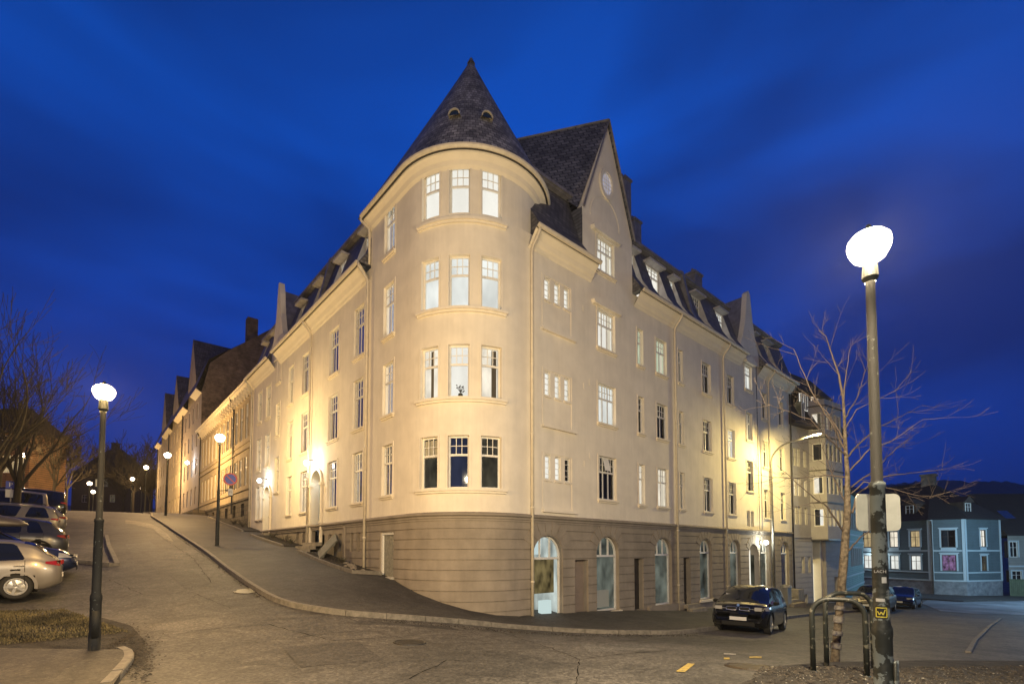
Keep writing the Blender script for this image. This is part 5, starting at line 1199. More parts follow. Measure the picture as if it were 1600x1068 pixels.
#@@PART4
# signs on the lamp posts
def frame_at(loc, face):                                  # rotation so local -Y faces 'face' (xy)
    return math.atan2(face[1], face[0]) + math.pi / 2
SIGNB = mat('sign_back_grey', (.46, .48, .44), .55, var=.12, vs=5)
def plate_sign(name, label, p, w, h, rz, m, cat, group=None):
    o = empty(name, p, label, cat, group); o.rotation_euler.z = rz
    b = MB(); r = .05; pts = []
    for cx, cz, a0 in ((w / 2 - r, h / 2 - r, 0), (-w / 2 + r, h / 2 - r, 90), (-w / 2 + r, -h / 2 + r, 180), (w / 2 - r, -h / 2 + r, 270)):
        for k in range(5): a = R(a0 + 22.5 * k); pts.append((cx + r * math.cos(a), cz + r * math.sin(a)))
    b.poly(pts, .012, lambda u, v, d: (u, d, v)); b.build('panel', m, o)
    k = MB()
    for z in (-h * .3, h * .3): k.box((-w * .4, .012, z - .015), (w * .4, .03, z + .015))
    k.build('rail', STEEL, o); return o
bx = LR.location
rzc = -YAW - R(35)
for (px, D, q, side) in ((1353, 4.76, -YAW + R(12), 'left'), (1386, 4.74, -YAW - R(22), 'right')):
    p = onD(px, 800, D)
    plate_sign('street_sign', 'blank grey sign back, %s of the two on the big lamp post' % side, p, .215, .36, q, SIGNB, 'sign', 'sign backs on the big lamp post')
# stickers on the big post
def on_post(z, face, rad): 
    d = Vector((math.cos(face), math.sin(face), 0)); return Vector((bx.x, bx.y, 0)) + d * rad + Vector((0, 0, z)), math.atan2(d.y, d.x) + math.pi / 2
camdir = math.atan2(-bx.y, -bx.x)
def sticker(zc, w, h, m, name, rad=.0675, dth=0):
    b = MB(); n = 6; a = w / rad / 2
    for k in range(n):
        t0 = camdir + dth - a + 2 * a * k / n; t1 = camdir + dth - a + 2 * a * (k + 1) / n
        b.quad(*[(rad * math.cos(t) , rad * math.sin(t), z) for t, z in ((t0, zc - h / 2), (t1, zc - h / 2), (t1, zc + h / 2), (t0, zc + h / 2))])
    return b.build(name, m, LR)
def pz(py, D=4.6): return onD(1380, py, D).z - bx.z
BLS = mat('black_sticker', (.01, .01, .01), .5); YES = mat('yellow_sticker', (.55, .48, .06), .5); WHS = mat('white_sticker', (.45, .46, .45), .6)
sticker(pz(955), .10, .115, BLS, 'sticker', .0672)
def yl(x0, z0, x1, z1, w, m, zc, R_=.0682, name='sticker_emblem'):
    b = MB(); d = Vector((x1 - x0, z1 - z0)); l = d.length; n_ = Vector((-d.y, d.x)) / l * w / 2; S = max(1, int(l / .012))
    for k in range(S):
        p = Vector((x0, z0)) + d * k / S; q = Vector((x0, z0)) + d * (k + 1) / S
        c = [p + n_, q + n_, q - n_, p - n_]; b.quad(*[(R_ * math.cos(camdir + e.x / R_), R_ * math.sin(camdir + e.x / R_), zc + e.y) for e in c])
    return b
em = MB(); zc = pz(955)
for seg in ((-.042, -.042, .042, -.042), (-.042, .042, .042, .042), (-.042, -.042, -.042, .042), (.042, -.042, .042, .042), (-.03, .01, -.016, -.022), (-.016, -.022, -.002, .006), (-.002, .006, .012, -.022), (.012, -.022, .03, .028)):
    b = yl(*seg, .009, YES, zc); em.add(b.v, b.f)
em.build('sticker_emblem', YES, LR)
sticker(pz(892), .10, .045, BLS, 'sticker', .0672)
tm = text_mesh('LACH', .036, 'sticker_lettering', WHS, LR, .001)
a_ = camdir; tm.location = (.0695 * math.cos(a_), .0695 * math.sin(a_), pz(892)); tm.rotation_euler = (math.pi / 2, 0, a_ + math.pi / 2)
sticker(pz(905), .04, .055, WHS, 'sticker', .0673, .45); sticker(pz(936), .07, .03, WHS, 'sticker', .0671, -.1); sticker(pz(978), .08, .02, mat('pale_strip', (.3, .3, .28), .6), 'sticker', .0672)
# round no-stopping sign and plate on the second lamp post
p2 = L2.location; zz = onD(360, 748, 22.55).z; pr = onD(360, 748, 22.55); fz = -YAW
NS = empty('no_stopping_sign', pr, 'round blue no stopping sign with red ring and slash on a lamp post', 'sign'); NS.rotation_euler.z = fz + R(25)
def disc(o, name, r0, r1, m, y): 
    b = MB(); K = 32
    for k in range(K):
        a, c = 2 * math.pi * k / K, 2 * math.pi * (k + 1) / K
        b.quad((r0 * math.cos(a), y, r0 * math.sin(a)), (r1 * math.cos(a), y, r1 * math.sin(a)), (r1 * math.cos(c), y, r1 * math.sin(c)), (r0 * math.cos(c), y, r0 * math.sin(c)))
    return b.build(name, m, o)
REDS = mat('sign_red', (.5, .03, .02), .4); BLUS = mat('sign_blue', (.01, .03, .35), .4)
b = MB(); b.lathe([(0, 0), (.29, 0), (.29, .015), (0, .015)], (0, 0, 0), 32); b.v = [(x, z + .004, y) for x, y, z in b.v]; b.build('panel', SIGNB, NS)
disc(NS, 'blue_field', 0, .235, BLUS, 0); disc(NS, 'red_ring', .225, .288, REDS, -.003)
MB().poly([(-.18, .15), (-.15, .18), (.18, -.15), (.15, -.18)], .003, lambda u, v, d: (u, -.006 - d, v)).build('red_slash', REDS, NS)
pl = plate_sign('sign_plate', 'small white plate with black marks under the round no stopping sign', onD(360, 768, 22.55), .2, .32, fz + R(25), mat('plate_white', (.55, .54, .5), .5), 'sign')
tm = text_mesh('8-17\n(8-14)', .062, 'lettering', BLS, pl, .001); tm.location = (0, -.004, 0); tm.rotation_euler = (math.pi / 2, 0, 0)
a_ = MB(); q0 = Vector((p2.x, p2.y, onD(350, 766, 22.75).z)); q1 = onD(360, 766, 22.57); q1.z = q0.z
a_ = a_.tube([q0, q1], .02, 6).tube([(q1.x + .02, q1.y + .05, q1.z - .3), (q1.x + .02, q1.y + .05, zz + .2)], .022, 6); a_.v = [(x - p2.x, y - p2.y, z - p2.z) for x, y, z in a_.v]; a_.build('sign_bracket', GREENP, L2)
# parking sign behind the cars
pp = onD(17, 757, 27); ps = empty('parking_sign', (pp.x, pp.y, ground(pp.x, pp.y)), 'blue parking sign with white letter P above a pale plate, behind the parked cars', 'sign'); ps.rotation_euler.z = -YAW + R(40)
hz = pp.z - ground(pp.x, pp.y)
MB().tube([(0, .04, 0), (0, .04, hz + .25)], .03, 8).build('post', STEEL, ps); MB().box((-.2, -.01, hz - .2), (.2, .01, hz + .2)).build('panel', BLUS, ps); MB().box((-.2, -.01, hz - .7), (.2, .01, hz - .25)).build('plate', mat('plate_white', (.5, .5, .5)), ps)
tm = text_mesh('P', .34, 'letter', mat('letter_white', (.75, .75, .75), .5, emis=(1, 1, 1), es=.0), ps, .001); tm.location = (0, -.015, hz); tm.rotation_euler = (math.pi / 2, 0, 0)
# ================================================================== TREES
def grow(mb, p, d, l, r, depth, rnd, spread=.55, up=.12, minr=.004, kids_=(2, 3), curl=.18, nseg=4):
    pts = [p]; rs = [r]; q = p.copy(); dd = d.normalized()
    for k in range(nseg):
        dd = (dd + Vector((rnd.uniform(-1, 1), rnd.uniform(-1, 1), rnd.uniform(-1, 1))) * curl + Vector((0, 0, up * .5))).normalized(); q = q + dd * l / nseg; pts.append(q.copy()); rs.append(max(minr, r * (1 - .45 * (k + 1) / nseg)))
    mb.tube(pts, rs, 6 if r > .04 else (4 if r > .012 else 3), cap=False)
    if depth <= 0: return
    for k in range(rnd.randint(*kids_)):
        i = rnd.randint(1, nseg); b = pts[i]; a = rnd.uniform(0, 6.283); side = dd.orthogonal().normalized(); side = (side * math.cos(a) + dd.cross(side) * math.sin(a))
        nd = (dd * (1 - spread * .5) + side * spread + Vector((0, 0, up))).normalized()
        grow(mb, b, nd, l * rnd.uniform(.55, .8), rs[i] * rnd.uniform(.5, .72), depth - 1, rnd, spread, up, minr, kids_, curl, nseg)
    grow(mb, pts[-1], dd, l * .75, rs[-1] * .85, depth - 1, rnd, spread, up, minr, kids_, curl, nseg)
BARK = mat('brown_bark', (.13, .105, .075), .9, vs=16, col2=(.022, .017, .012), bump=1, bs=30, det=7, vdist=.02); TWIG = mat('twig_bark', (.075, .058, .048), .8, var=.2)
DKBARK = mat('dark_bark', (.028, .022, .015), .9, var=.3)
# young tree by the bicycle stands
gb = G(1306, 1036); D0 = gb.x * math.sin(YAW) + gb.y * math.cos(YAW)
YT = empty('young_tree', gb, 'slender bare young tree with mottled trunk between the bicycle stands and the big lamp post', 'tree')
def TP(px, py, dd=0): return onD(px, py, D0 + dd) - gb
tr = MB(); tp = [TP(1304, 1040), TP(1306, 1010), TP(1312, 950), TP(1318, 880), TP(1324, 800), TP(1324, 740), TP(1321, 700), TP(1319, 650), TP(1317, 616)]
tr.tube(tp, [.078, .068, .066, .072, .060, .042, .035, .027, .020], 12, cap=False); tr.build('trunk', BARK, YT, smooth=True)
for (y0, y1) in ((1012, 1003), (992, 985), (972, 962), (952, 946)):
    q0, q1 = TP(1306 + (1012 - y0) * .09, y0), TP(1306 + (1012 - y1) * .09, y1); MB().tube([q0, q1], [.09, .09], 12).build('trunk_tape', mat('grey_tape', (.03, .03, .05), .35, vs=14, col2=(.18, .17, .15)), YT)
rt = random.Random(11); br = MB()
def limb(pts, r0, r1, tw=1, depth=1):
    P = [TP(*p) for p in pts]; dense = []
    for a, b in zip(P, P[1:]):
        n = max(2, int((b - a).length / .12))
        for k in range(n):
            v = a.lerp(b, k / n); dense.append(v + Vector((rt.uniform(-1, 1), rt.uniform(-1, 1), rt.uniform(-1, 1))) * .010)
    dense.append(P[-1]); n = len(dense); rs = [.78 * (r0 + (r1 - r0) * (k / (n - 1)) ** .7) for k in range(n)]
    br.tube(dense, rs, 6, cap=False)
    for k in range(2, n):
        if rt.random() < .55 * tw:
            d = (dense[k] - dense[k - 1]).normalized(); a = rt.uniform(0, 6.283); s = d.orthogonal().normalized(); s = s * math.cos(a) + d.cross(s) * math.sin(a)
            grow(br, dense[k], d * .75 + s * .75 + Vector((0, 0, .12)), rt.uniform(.16, .48), max(.006, rs[k] * .5), depth + 1, rt, .6, .1, .0024, (1, 2), .14, 3)
limb([(1317, 618), (1308, 575, .1), (1290, 525, .2), (1279, 516, .2)], .034, .006); limb([(1317, 630), (1322, 580, -.2), (1330, 540, -.3)], .022, .004)
limb([(1323, 706), (1300, 662, -.2), (1268, 612, -.4), (1240, 545, -.5)], .03, .005); limb([(1321, 690), (1290, 640, .3), (1250, 607, .5), (1222, 588, .6)], .026, .004)
limb([(1322, 712), (1290, 680, -.5), (1265, 655, -.8), (1195, 630, -1.2)], .024, .004); limb([(1316, 828), (1293, 792, -.3), (1260, 768, -.6), (1215, 727, -.9)], .03, .005)
limb([(1324, 745), (1290, 742, .4), (1240, 748, .7), (1180, 742, .9)], .02, .004); limb([(1326, 712), (1345, 690, .2), (1372, 668, .3), (1440, 633, .5)], .024, .004)
limb([(1328, 735), (1360, 700, -.3), (1390, 690, -.4), (1442, 655, -.6)], .022, .004); limb([(1330, 760), (1365, 735, .2), (1400, 700, .3), (1436, 674, .4)], .022, .004)
limb([(1332, 800), (1340, 770, .1), (1378, 744, .2), (1430, 738, .3), (1480, 733, .4)], .03, .004); limb([(1330, 770), (1350, 752, -.2), (1395, 764, -.3), (1450, 778, -.4), (1462, 773, -.5)], .02, .004)
limb([(1319, 655), (1340, 620, .2), (1352, 580, .3), (1356, 565, .3)], .02, .004); limb([(1325, 860), (1345, 838, .3), (1362, 826, .4)], .024, .014, 0)
limb([(1324, 790), (1300, 740, .4), (1285, 700, .6), (1262, 690, .8)], .022, .004); limb([(1320, 670), (1338, 640, -.2), (1400, 610, -.5)], .016, .003)
br.build('branches', TWIG, YT, smooth=True)
# bare trees at the left and at the street end
def bare_tree(px, D, H, label, seed, depth=5, sway=(0, 0, 1), m=DKBARK, r0=None, ns=4, spread=.55, group='bare winter trees by the left street', dz=0, kd=(2, 3), th=.28):
    b = onD(px, 860, D); g = ground(b.x, b.y) + dz; o = empty('bare_tree', (b.x, b.y, g), label, 'tree', group)
    rnd = random.Random(seed); r = r0 or H * .014; k = MB(); h1 = H * th; k.tube([(0, 0, -.3), (0, 0, h1 * .5), (.05, .02, h1)], [r * 1.2, r, r * .8], 8, cap=False); k.build('trunk', m, o, smooth=True)
    q = MB()
    for i in range(5):
        a = 6.283 * i / 5 + rnd.random(); d = Vector((math.cos(a) * .55 + sway[0], math.sin(a) * .55 + sway[1], sway[2])); grow(q, Vector((.05, .02, h1 * rnd.uniform(.75, 1))), d, H * .25, r * .6, depth, rnd, spread, .10, max(r * .045, D * .00042), kd, .16, ns)
    q.build('branches', m, o); return o
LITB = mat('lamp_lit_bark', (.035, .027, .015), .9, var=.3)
bare_tree(-45, 19, 12, 'large bare tree at the left edge, its twigs reaching over the parked cars', 1, m=LITB, depth=4, kd=(1, 3), spread=.45, th=.2)
bare_tree(22, 27, 12.5, 'spreading bare tree left of the near left lamp post, fan of upright twigs', 2, m=LITB, depth=4, kd=(1, 3), spread=.45, th=.2)
bare_tree(-8, 34, 13, 'bare tree in front of the orange house, thin twigs', 3, depth=4)
bare_tree(80, 48, 10, 'small bare tree just right of the orange house', 4, depth=4)
bare_tree(100, 60, 10, 'dim bare tree beside the dark gabled house at the street end', 5, depth=4)
bare_tree(205, 90, 16, 'rounded bare tree at the crest of the left street against the sky', 6, depth=4, kd=(2, 4))
bare_tree(190, 105, 15, 'bare tree left behind the one at the crest', 8, depth=4)
bare_tree(232, 84, 9, 'dark low bare tree against the end of the house row', 9, depth=4, kd=(3, 4))
# ================================================================== NEIGHBOURING HOUSES, LEFT STREET
def house(name, loc, label, cat='building'):
    o = empty(name, loc, label, cat); ROOT[o.name] = tuple(loc); return o
YST = mat('yellow_render', (.42, .34, .22), .9, var=.12, vs=1.5); STN = brick_mat('dark_stone_base', (.12, .10, .075), (.08, .065, .05), (.04, .035, .03), .7, .32, .9, noise=.4)
H2 = house('townhouse', (8.5, 37, 5), 'low yellowish townhouse with tall paired windows, bracketed eaves and a dark stone base')
X2 = 8.5; M2 = lambda u, v, d: (X2 + d, u, v)
win2 = []
for k in range(12):
    u = 37.6 + k * 1.5
    if 41.0 < u + .4 < 42.2: continue
    win2 += [(u, u + .82, 9.5, 12.0), (u, u + .82, 6.15, 8.15)]
wb2 = [(38.2 + 2.6 * k, 39.1 + 2.6 * k, 4.0, 4.9) for k in range(6)]
b = MB(); wall(b, M2, 36.6, 56, 5.2, 13.1, win2, rev=.12)
for v, q in ((8.65, .1), (9.1, .06), (5.8, .08), (12.35, .06)): b.mbox(M2, 36.6, 56, v, v + .12, -q, 0)
for w in win2: surround(b, M2, *w, w=.1, t=.03)
b.quad((8.5, 56, 3), (18, 56, 3), (18, 56, 13.1), (8.5, 56, 13.1)); b.build('upper_wall', YST, H2)
b = MB(); wall(b, M2, 36.6, 56, 1, 5.2, wb2, rev=.15); b.mbox(M2, 36.6, 56, 5.1, 5.25, -.06, 0); b.build('stone_base', STN, H2)
b = MB(); b.sweep([(X2, 36.6, 13.1), (X2, 56.2, 13.1)], [(0, -.25), (.2, -.2), (.42, -.05), (.42, .05), (.5, .1)], [(-1, 0)] * 2)
for k in range(26):
    u = 37 + k * .75; b.mbox(M2, u - .07, u + .07, 12.5, 13.0, -.3, 0); b.mbox(M2, u - .07, u + .07, 12.3, 12.5, -.14, 0)
b.build('bracketed_eaves', TRIM, H2)
b = MB(); b.quad((8.0, 36.6, 13.2), (8.0, 56.2, 13.2), (13, 56.2, 15.6), (13, 36.6, 15.6)); b.quad((13, 36.6, 15.6), (13, 56.2, 15.6), (18, 56.2, 13.2), (18, 36.6, 13.2)); b.build('roof', SLATE, H2)
for w in win2: window(H2, M2, *w, room='dark', style='T2', rev=.07, sill=False)
for w in wb2: window(H2, M2, *w, room='dark', style='G', rev=.15, sill=False, curtain=False, fm=STN, name='basement_window')
for y in (41.6, 55.6):
    MB().tube([(8.1, y, 13.2), (8.15, y, 12.9), (8.4, y, 12.5), (8.4, y, 4.3 if y < 50 else 5.2)], .06, 8).build('downpipe', DKPIPE, H2)
MB().box((7.5, 52.6, 4.6), (8.5, 55.2, 5.3)).box((7.1, 52.8, 4.5), (7.5, 55, 5.05)).build('entrance_steps', STN, H2)
OLDB = brick_mat('old_brick', (.20, .145, .10), (.12, .09, .065), (.09, .075, .06), .26, .09, .9, noise=.6, msize=.012)
GST = mat('grey_beige_render', (.36, .31, .24), .9, var=.15, vs=1.2); MST = mat('mauve_beige_render', (.33, .28, .25), .9, var=.12, vs=1.2); BEI = mat('pale_beige_render', (.42, .35, .24), .9, var=.12, vs=1.2)
def row_house(y0, y1, wallm, label, gy, gz, nwin, eave=17.5, base=4.8, firewall=False, lit=()):
    o = house('row_house', (8.5, y0, base), label); M = M2; rows = [6.3, 9.3, 12.2, 15.0]; wins = []
    for k in range(nwin):
        u = y0 + .9 + (y1 - y0 - 1.8) * (k + .5) / nwin
        for z in rows: wins.append((u - .5, u + .5, z, z + 1.7))
    b = MB(); wall(b, M, y0 + .02, y1 - .02, 2, eave, wins, rev=.12)
    b.poly([(gy - 2.4, eave - .2), (gy + 2.4, eave - .2), (gy + 2.4, eave + 2.2), (gy, gz), (gy - 2.4, eave + 2.2)], .3, M, -.02)
    b.quad((8.5, y1 - .02, 2), (20, y1 - .02, 2), (20, y1 - .02, eave), (8.5, y1 - .02, eave)); b.build('wall', wallm, o)
    b = MB(); wall(b, M, y0 + .02, y1 - .02, 3, base + 1.0, [], m=0); b.v = [(x - .05, y, z) for x, y, z in b.v]; b.build('stone_base', STN, o)
    for a, c in ((y0 + .02, gy - 2.4), (gy + 2.4, y1 - .02)):
        b = MB()
        if c > a: b.sweep([(8.5, a, eave), (8.5, c, eave)], [(0, -.3), (.3, -.15), (.5, 0), (.5, .1)], [(-1, 0)] * 2); b.build('eaves', TRIM, o)
    b = MB(); b.quad((8.0, y0, eave + .1), (8.0, y1, eave + .1), (9.0, y1, eave + 3.2), (9.0, y0, eave + 3.2)); b.quad((9.0, y0, eave + 3.2), (9.0, y1, eave + 3.2), (14.8, y1, eave + 8), (14.8, y0, eave + 8)); b.quad((14.8, y0, eave + 8), (14.8, y1, eave + 8), (21, y1, eave), (21, y0, eave))
    b.add([(8.45, gy - 2.5, eave + 2.2), (8.45, gy, gz + .1), (14, gy, gz + .1), (12, gy - 2.5, eave + 2.2), (8.45, gy + 2.5, eave + 2.2), (12, gy + 2.5, eave + 2.2), (8.6, gy - 2.42, eave), (11, gy - 2.42, eave), (8.6, gy + 2.42, eave), (11, gy + 2.42, eave)], [(0, 1, 2, 3), (1, 4, 5, 2), (0, 3, 7, 6), (4, 5, 9, 8)])
    b.build('roof', SLATE, o)
    for i, w in enumerate(wins): window(o, M, *w, room=lit[i] if i < len(lit) else 'dark', style='T2', rev=.12, sill=False)
    MB().tube([(8.4, y1 - .3, eave), (8.4, y1 - .3, base)], .07, 6).build('downpipe', DKPIPE, o)
    if firewall:
        b = MB(); P = [(8.5, 3), (8.5, 17.5), (9.1, 20.3), (10.6, 21.9), (14.85, 25.6), (19.5, 21.9), (21, 20), (21.5, 17.5), (21.5, 3)]
        b.poly(P, .3, lambda u, v, d: (u, y0 - .3 + d, v)); b.build('brick_party_wall', OLDB, o)
    return o
RH1 = row_house(56.3, 68, MST, 'tall mauve beige row house whose bare brick party wall rises above the low townhouse', 62.2, 24.4, 4, firewall=True)
RH2 = row_house(68, 80, BEI, 'pale beige gabled row house, second beyond the brick party wall', 74.5, 23.8, 4)
RH3 = row_house(80, 93, GST, 'grey beige gabled row house at the far end of the left row', 86.2, 24.4, 4)
MB().box((12.6, 57, 24), (13.6, 58, 26.5)).build('chimney', OLDB, RH1)
_pl = [k for k in kids(RH1)]
wl5 = MB().lathe([(0, -.2), (.16, -.1), (.18, .1), (0, .2)], (7.9, 59.6, 10.6), 10); _w = wl5.build('wall_lamp', lamp_mat((.85, .93, .99)), RH1); bulb(RH1, (-.6, 3.3, 5.8), (.85, .93, 1), LAMP_E * .03)
# street end: dark house, kiosk lights, orange house
def simple_house(name, px0, px1, D, z0, z1, zr, wallm, roofm, label, rz=None, depth=9, wins=(), chim=None, lit='amber'):
    p0, p1 = onD(px0, 860, D), onD(px1, 860, D); d = Vector((p1.x - p0.x, p1.y - p0.y)); L_ = d.length; a = math.atan2(d.y, d.x)
    o = empty(name, (p0.x, p0.y, z0), label, 'building'); o.rotation_euler.z = a; H = z1 - z0
    M = lambda u, v, dd: (u, dd, v); b = MB(); W_ = [(L_ * w[0], L_ * w[0] + w[1], w[2] - z0, w[3] - z0) for w in wins]
    wall(b, M, 0, L_, -2, H, W_, rev=.12)
    b.quad((0, 0, -2), (0, depth, -2), (0, depth, H), (0, 0, H)); b.quad((L_, 0, -2), (L_, depth, -2), (L_, depth, H), (L_, 0, H)); b.quad((0, depth, -2), (L_, depth, -2), (L_, depth, H), (0, depth, H)); b.build('wall', wallm, o)
    b = MB(); e = .4; r = zr - z0; q = min(L_ * .35, depth / 2)
    V_ = [(-e, -e, H - .05), (L_ + e, -e, H - .05), (L_ + e, depth + e, H - .05), (-e, depth + e, H - .05), (q, depth / 2, r), (L_ - q, depth / 2, r)]
    b.add(V_, [(0, 1, 5, 4), (1, 2, 5), (2, 3, 4, 5), (3, 0, 4), (0, 3, 2, 1)]); b.build('roof', roofm, o)
    if chim: b = MB().box((L_ * chim - .6, depth / 2 - .5, r - 1), (L_ * chim + .6, depth / 2 + .5, r + 1.3)).box((L_ * chim - .7, depth / 2 - .6, r + 1.3), (L_ * chim + .7, depth / 2 + .6, r + 1.5)); b.build('chimney', OLDB, o)
    for w, src in zip(W_, wins): window(o, M, *w, room=src[4], style='G', rev=.12, sill=False, curtain=False)
    return o
DKW = mat('dark_timber_wall', (.05, .035, .028), .9, var=.3); DKR = mat('dark_roof_tiles', (.022, .018, .018), .9, var=.3, vs=8)
simple_house('gabled_house', 108, 188, 105, 8.5, 18, 24.3, DKW, DKR, 'dark hip roofed house closing the view at the top of the left street', wins=[(.45, 1.3, 15.4, 17, 'amber'), (.62, 1.0, 15.4, 17, 'dim'), (.2, 1.2, 12, 13.6, 'dark'), (.75, 1.2, 12, 13.6, 'dim')], chim=.5)
ORW = brick_mat('orange_timber', (.13, .07, .035), (.11, .06, .03), (.04, .02, .01), 6, .22, .8, noise=.3, bump=.8)
OH = simple_house('orange_house', -90, 40, 49, 3.5, 13.5, 16.5, ORW, DKR, 'orange timber house with lit windows and a striped awning behind the parking row', wins=[(.66, .9, 9.4, 11.2, 'amber'), (.77, .9, 9.4, 11.2, 'amber'), (.88, .5, 9.4, 11.2, 'dim'), (.3, 1.2, 9.4, 11.2, 'dark'), (.6, 1.2, 12.0, 13.2, 'dark')], depth=4)
MB().quad((5.4, -.02, 4.0), (8.0, -.02, 4.0), (8.0, -1.1, 3.3), (5.4, -1.1, 3.3)).quad((5.4, -1.1, 3.3), (8.0, -1.1, 3.3), (8.0, -1.1, 3.05), (5.4, -1.1, 3.05)).build('awning', mat('orange_awning', (.35, .12, .05), .8), OH)
MB().box((-1, -.15, 4.3), (5.2, -.0, 4.6)).build('fascia', TRIM, OH)
# lit kiosk and shop lights far down the street
k0 = onD(168, 800, 125); KS = empty('lit_shelter', (k0.x, k0.y, 10.9), 'bluish lit shelter far beyond the crest of the left street', 'shelter'); KS.rotation_euler.z = -YAW
MB().box((0, 0, 2.6), (3.2, 2, 2.8)).box((0, 0, 0), (.12, .12, 2.6)).box((1.5, 0, 0), (1.6, .1, 2.6)).box((3.1, 0, 0), (3.2, .1, 2.6)).build('frame', LEAD, KS)
MB().quad((0.2, 1.9, .3), (1.4, 1.9, .3), (1.4, 1.9, 2.4), (.2, 1.9, 2.4)).quad((1.8, 1.9, 1.3), (3.0, 1.9, 1.3), (3.0, 1.9, 2.5), (1.8, 1.9, 2.5)).build('lit_panel', emat('cold_panel', (.5, .8, 1), .9), KS)
k1 = onD(196, 800, 115); KT = empty('lit_advert_column', (k1.x, k1.y, 10.2), 'tall narrow bluish lit panel right of the far shelter', 'sign'); KT.rotation_euler.z = -YAW
MB().box((-.1, 0, 0), (1.5, .3, 5.2)).build('frame', LEAD, KT); MB().quad((0, -.02, .6), (1.0, -.02, .6), (1.0, -.02, 4.9), (0, -.02, 4.9)).build('lit_panel', emat('cold_panel2', (.45, .7, .9), .45), KT)
# ================================================================== NEIGHBOURING HOUSES, RIGHT STREET
WB = house('bay_window_building', (36.55, 12.6, -3), 'whitish apartment building with stacked bay windows and dark mansard beyond the corner house')
wa = R(-8); MWu = (math.cos(wa), math.sin(wa))
def MW(u, v, d): return (36.55 + u * MWu[0] - d * MWu[1], 12.6 + u * MWu[1] + d * MWu[0], v)
WST = mat('whitish_render', (.36, .34, .33), .9, var=.1, vs=1.5)
ws = []
for z, rm in zip((3.3, 5.3, 7.75 - .35), ('amber', 'warm', 'dark')): ws += [(.55, 1.0, z, z + 1.25, rm), (1.1, 1.5, z, z + 1.25, rm), (1.95, 2.35, z, z + 1.2, rm)]
ws = [(a, b, c + .1, d + .1, r_) for a, b, c, d, r_ in ws]
ws += [(1.35, 1.8, -.0 + .0, 1.15, 'dim'), (2.25, 2.6, .0, 1.15, 'dim'), (.75, 1.2, -2.2, -1.5, 'dark'), (1.6, 2.05, -2.2, -1.5, 'dark')]
gr_ = [2.2 - .36 * k for k in range(14)]
b = MB(); wall(b, MW, .0, 7.4, -5, 10.4, [w[:4] for w in ws] + [(2.9, 4.9, -3, 2.3, .8), (6.1, 6.7, -2.9, -.4, .3)], grooves=gr_)
b.quad(MW(7.4, -5, 0), MW(7.4, -5, 12), MW(7.4, 10.4, 12), MW(7.4, 10.4, 0)); b.quad(MW(0, -5, 0), MW(0, -5, 12), MW(0, 10.4, 12), MW(0, 10.4, 0))
b.mbox(MW, 0, 2.8, 2.45, 2.55, -.05, 0); b.build('wall', WST, WB)
for w in ws: window(WB, MW, *w[:4], room=w[4], style='G', sill=False, curtain=False)
# bay: plan polygon in (u,d)
bay = [(2.8, 0), (3.15, -.95), (5.7, -.95), (6.3, 0)]; bw = MB(); trm = MB(); bwin = []
def seg_map(p, q):
    L_ = math.hypot(q[0] - p[0], q[1] - p[1]); t = ((q[0] - p[0]) / L_, (q[1] - p[1]) / L_); nrm = (-t[1], t[0])
    return (lambda u, v, d: MW(p[0] + t[0] * u + nrm[0] * d, v, p[1] + t[1] * u + nrm[1] * d)), L_
for si, (p, q) in enumerate(zip(bay, bay[1:])):
    Ms, L_ = seg_map(p, q); hs_ = []
    for zi, z in enumerate((3.2, 5.5, 7.9, 10.1)):
        if si == 1: us_ = [(.12 + k * .62, .12 + k * .62 + .45) for k in range(4)]
        else: us_ = [(.2, L_ - .2)]
        for (a, c) in us_: hs_.append((a, c, z + .1, z + 1.35, [['dark', 'warm', 'dark', 'warm'][zi], ['amber', 'dim', 'dark', 'dim'][zi]][min(si, 1)] if not (si == 1 and a < .3 and zi == 0) else 'white'))
    wall(bw, Ms, 0, L_, 2.3, 12.4, [h[:4] for h in hs_], rev=.08)
    bwin += [(Ms, h) for h in hs_]
    for z in (2.3, 4.95, 7.25, 9.6, 11.9): trm.mbox(Ms, -.03, L_ + .03, z, z + .08, -.07, 0)
bw.add([MW(u, 2.3, d) for u, d in bay], [(0, 1, 2, 3)]); bw.build('bay', WST, WB)
for Ms, h in bwin: window(WB, Ms, *h[:4], room=h[4], style='P', rev=.08, sill=False, curtain=False, name='bay_window')
trm.build('bay_trim', DKPIPE, WB)
MB().mbox(MW, 2.9, 3.35, -3, 2.3, .2, .8).mbox(MW, 4.5, 4.9, -3, 2.3, .2, .8).build('entrance_pillar', TRIM, WB)
MB().mbox(MW, 3.9, 4.45, -2.9, .6, .7, .78).build('lit_doorway', emat('lit_doorway', (1, .95, .75), 1.3), WB)
MB().mbox(MW, 3.35, 3.9, -2.9, 2.2, .7, .78).build('entrance_door', mat('grey_green_door', (.2, .21, .16), .6), WB)
DS = mat('dark_shingle', (.035, .03, .028), .9, var=.3, vs=6)
b = MB(); b.add([MW(-.1, 10.4, -.5), MW(7.7, 10.4, -.5), MW(7.7, 13.4, .9), MW(-.1, 13.4, .9), MW(-.1, 14.8, 5), MW(7.7, 14.8, 5), MW(7.7, 10.4, 12), MW(-.1, 10.4, 12)], [(0, 1, 2, 3), (3, 2, 5, 4), (4, 5, 6, 7), (0, 3, 4, 7), (1, 2, 5, 6), (0, 1, 6, 7)])
b.mbox(MW, -.1, 7.7, 10.3, 10.5, -.55, 0); b.build('mansard_roof', DS, WB)
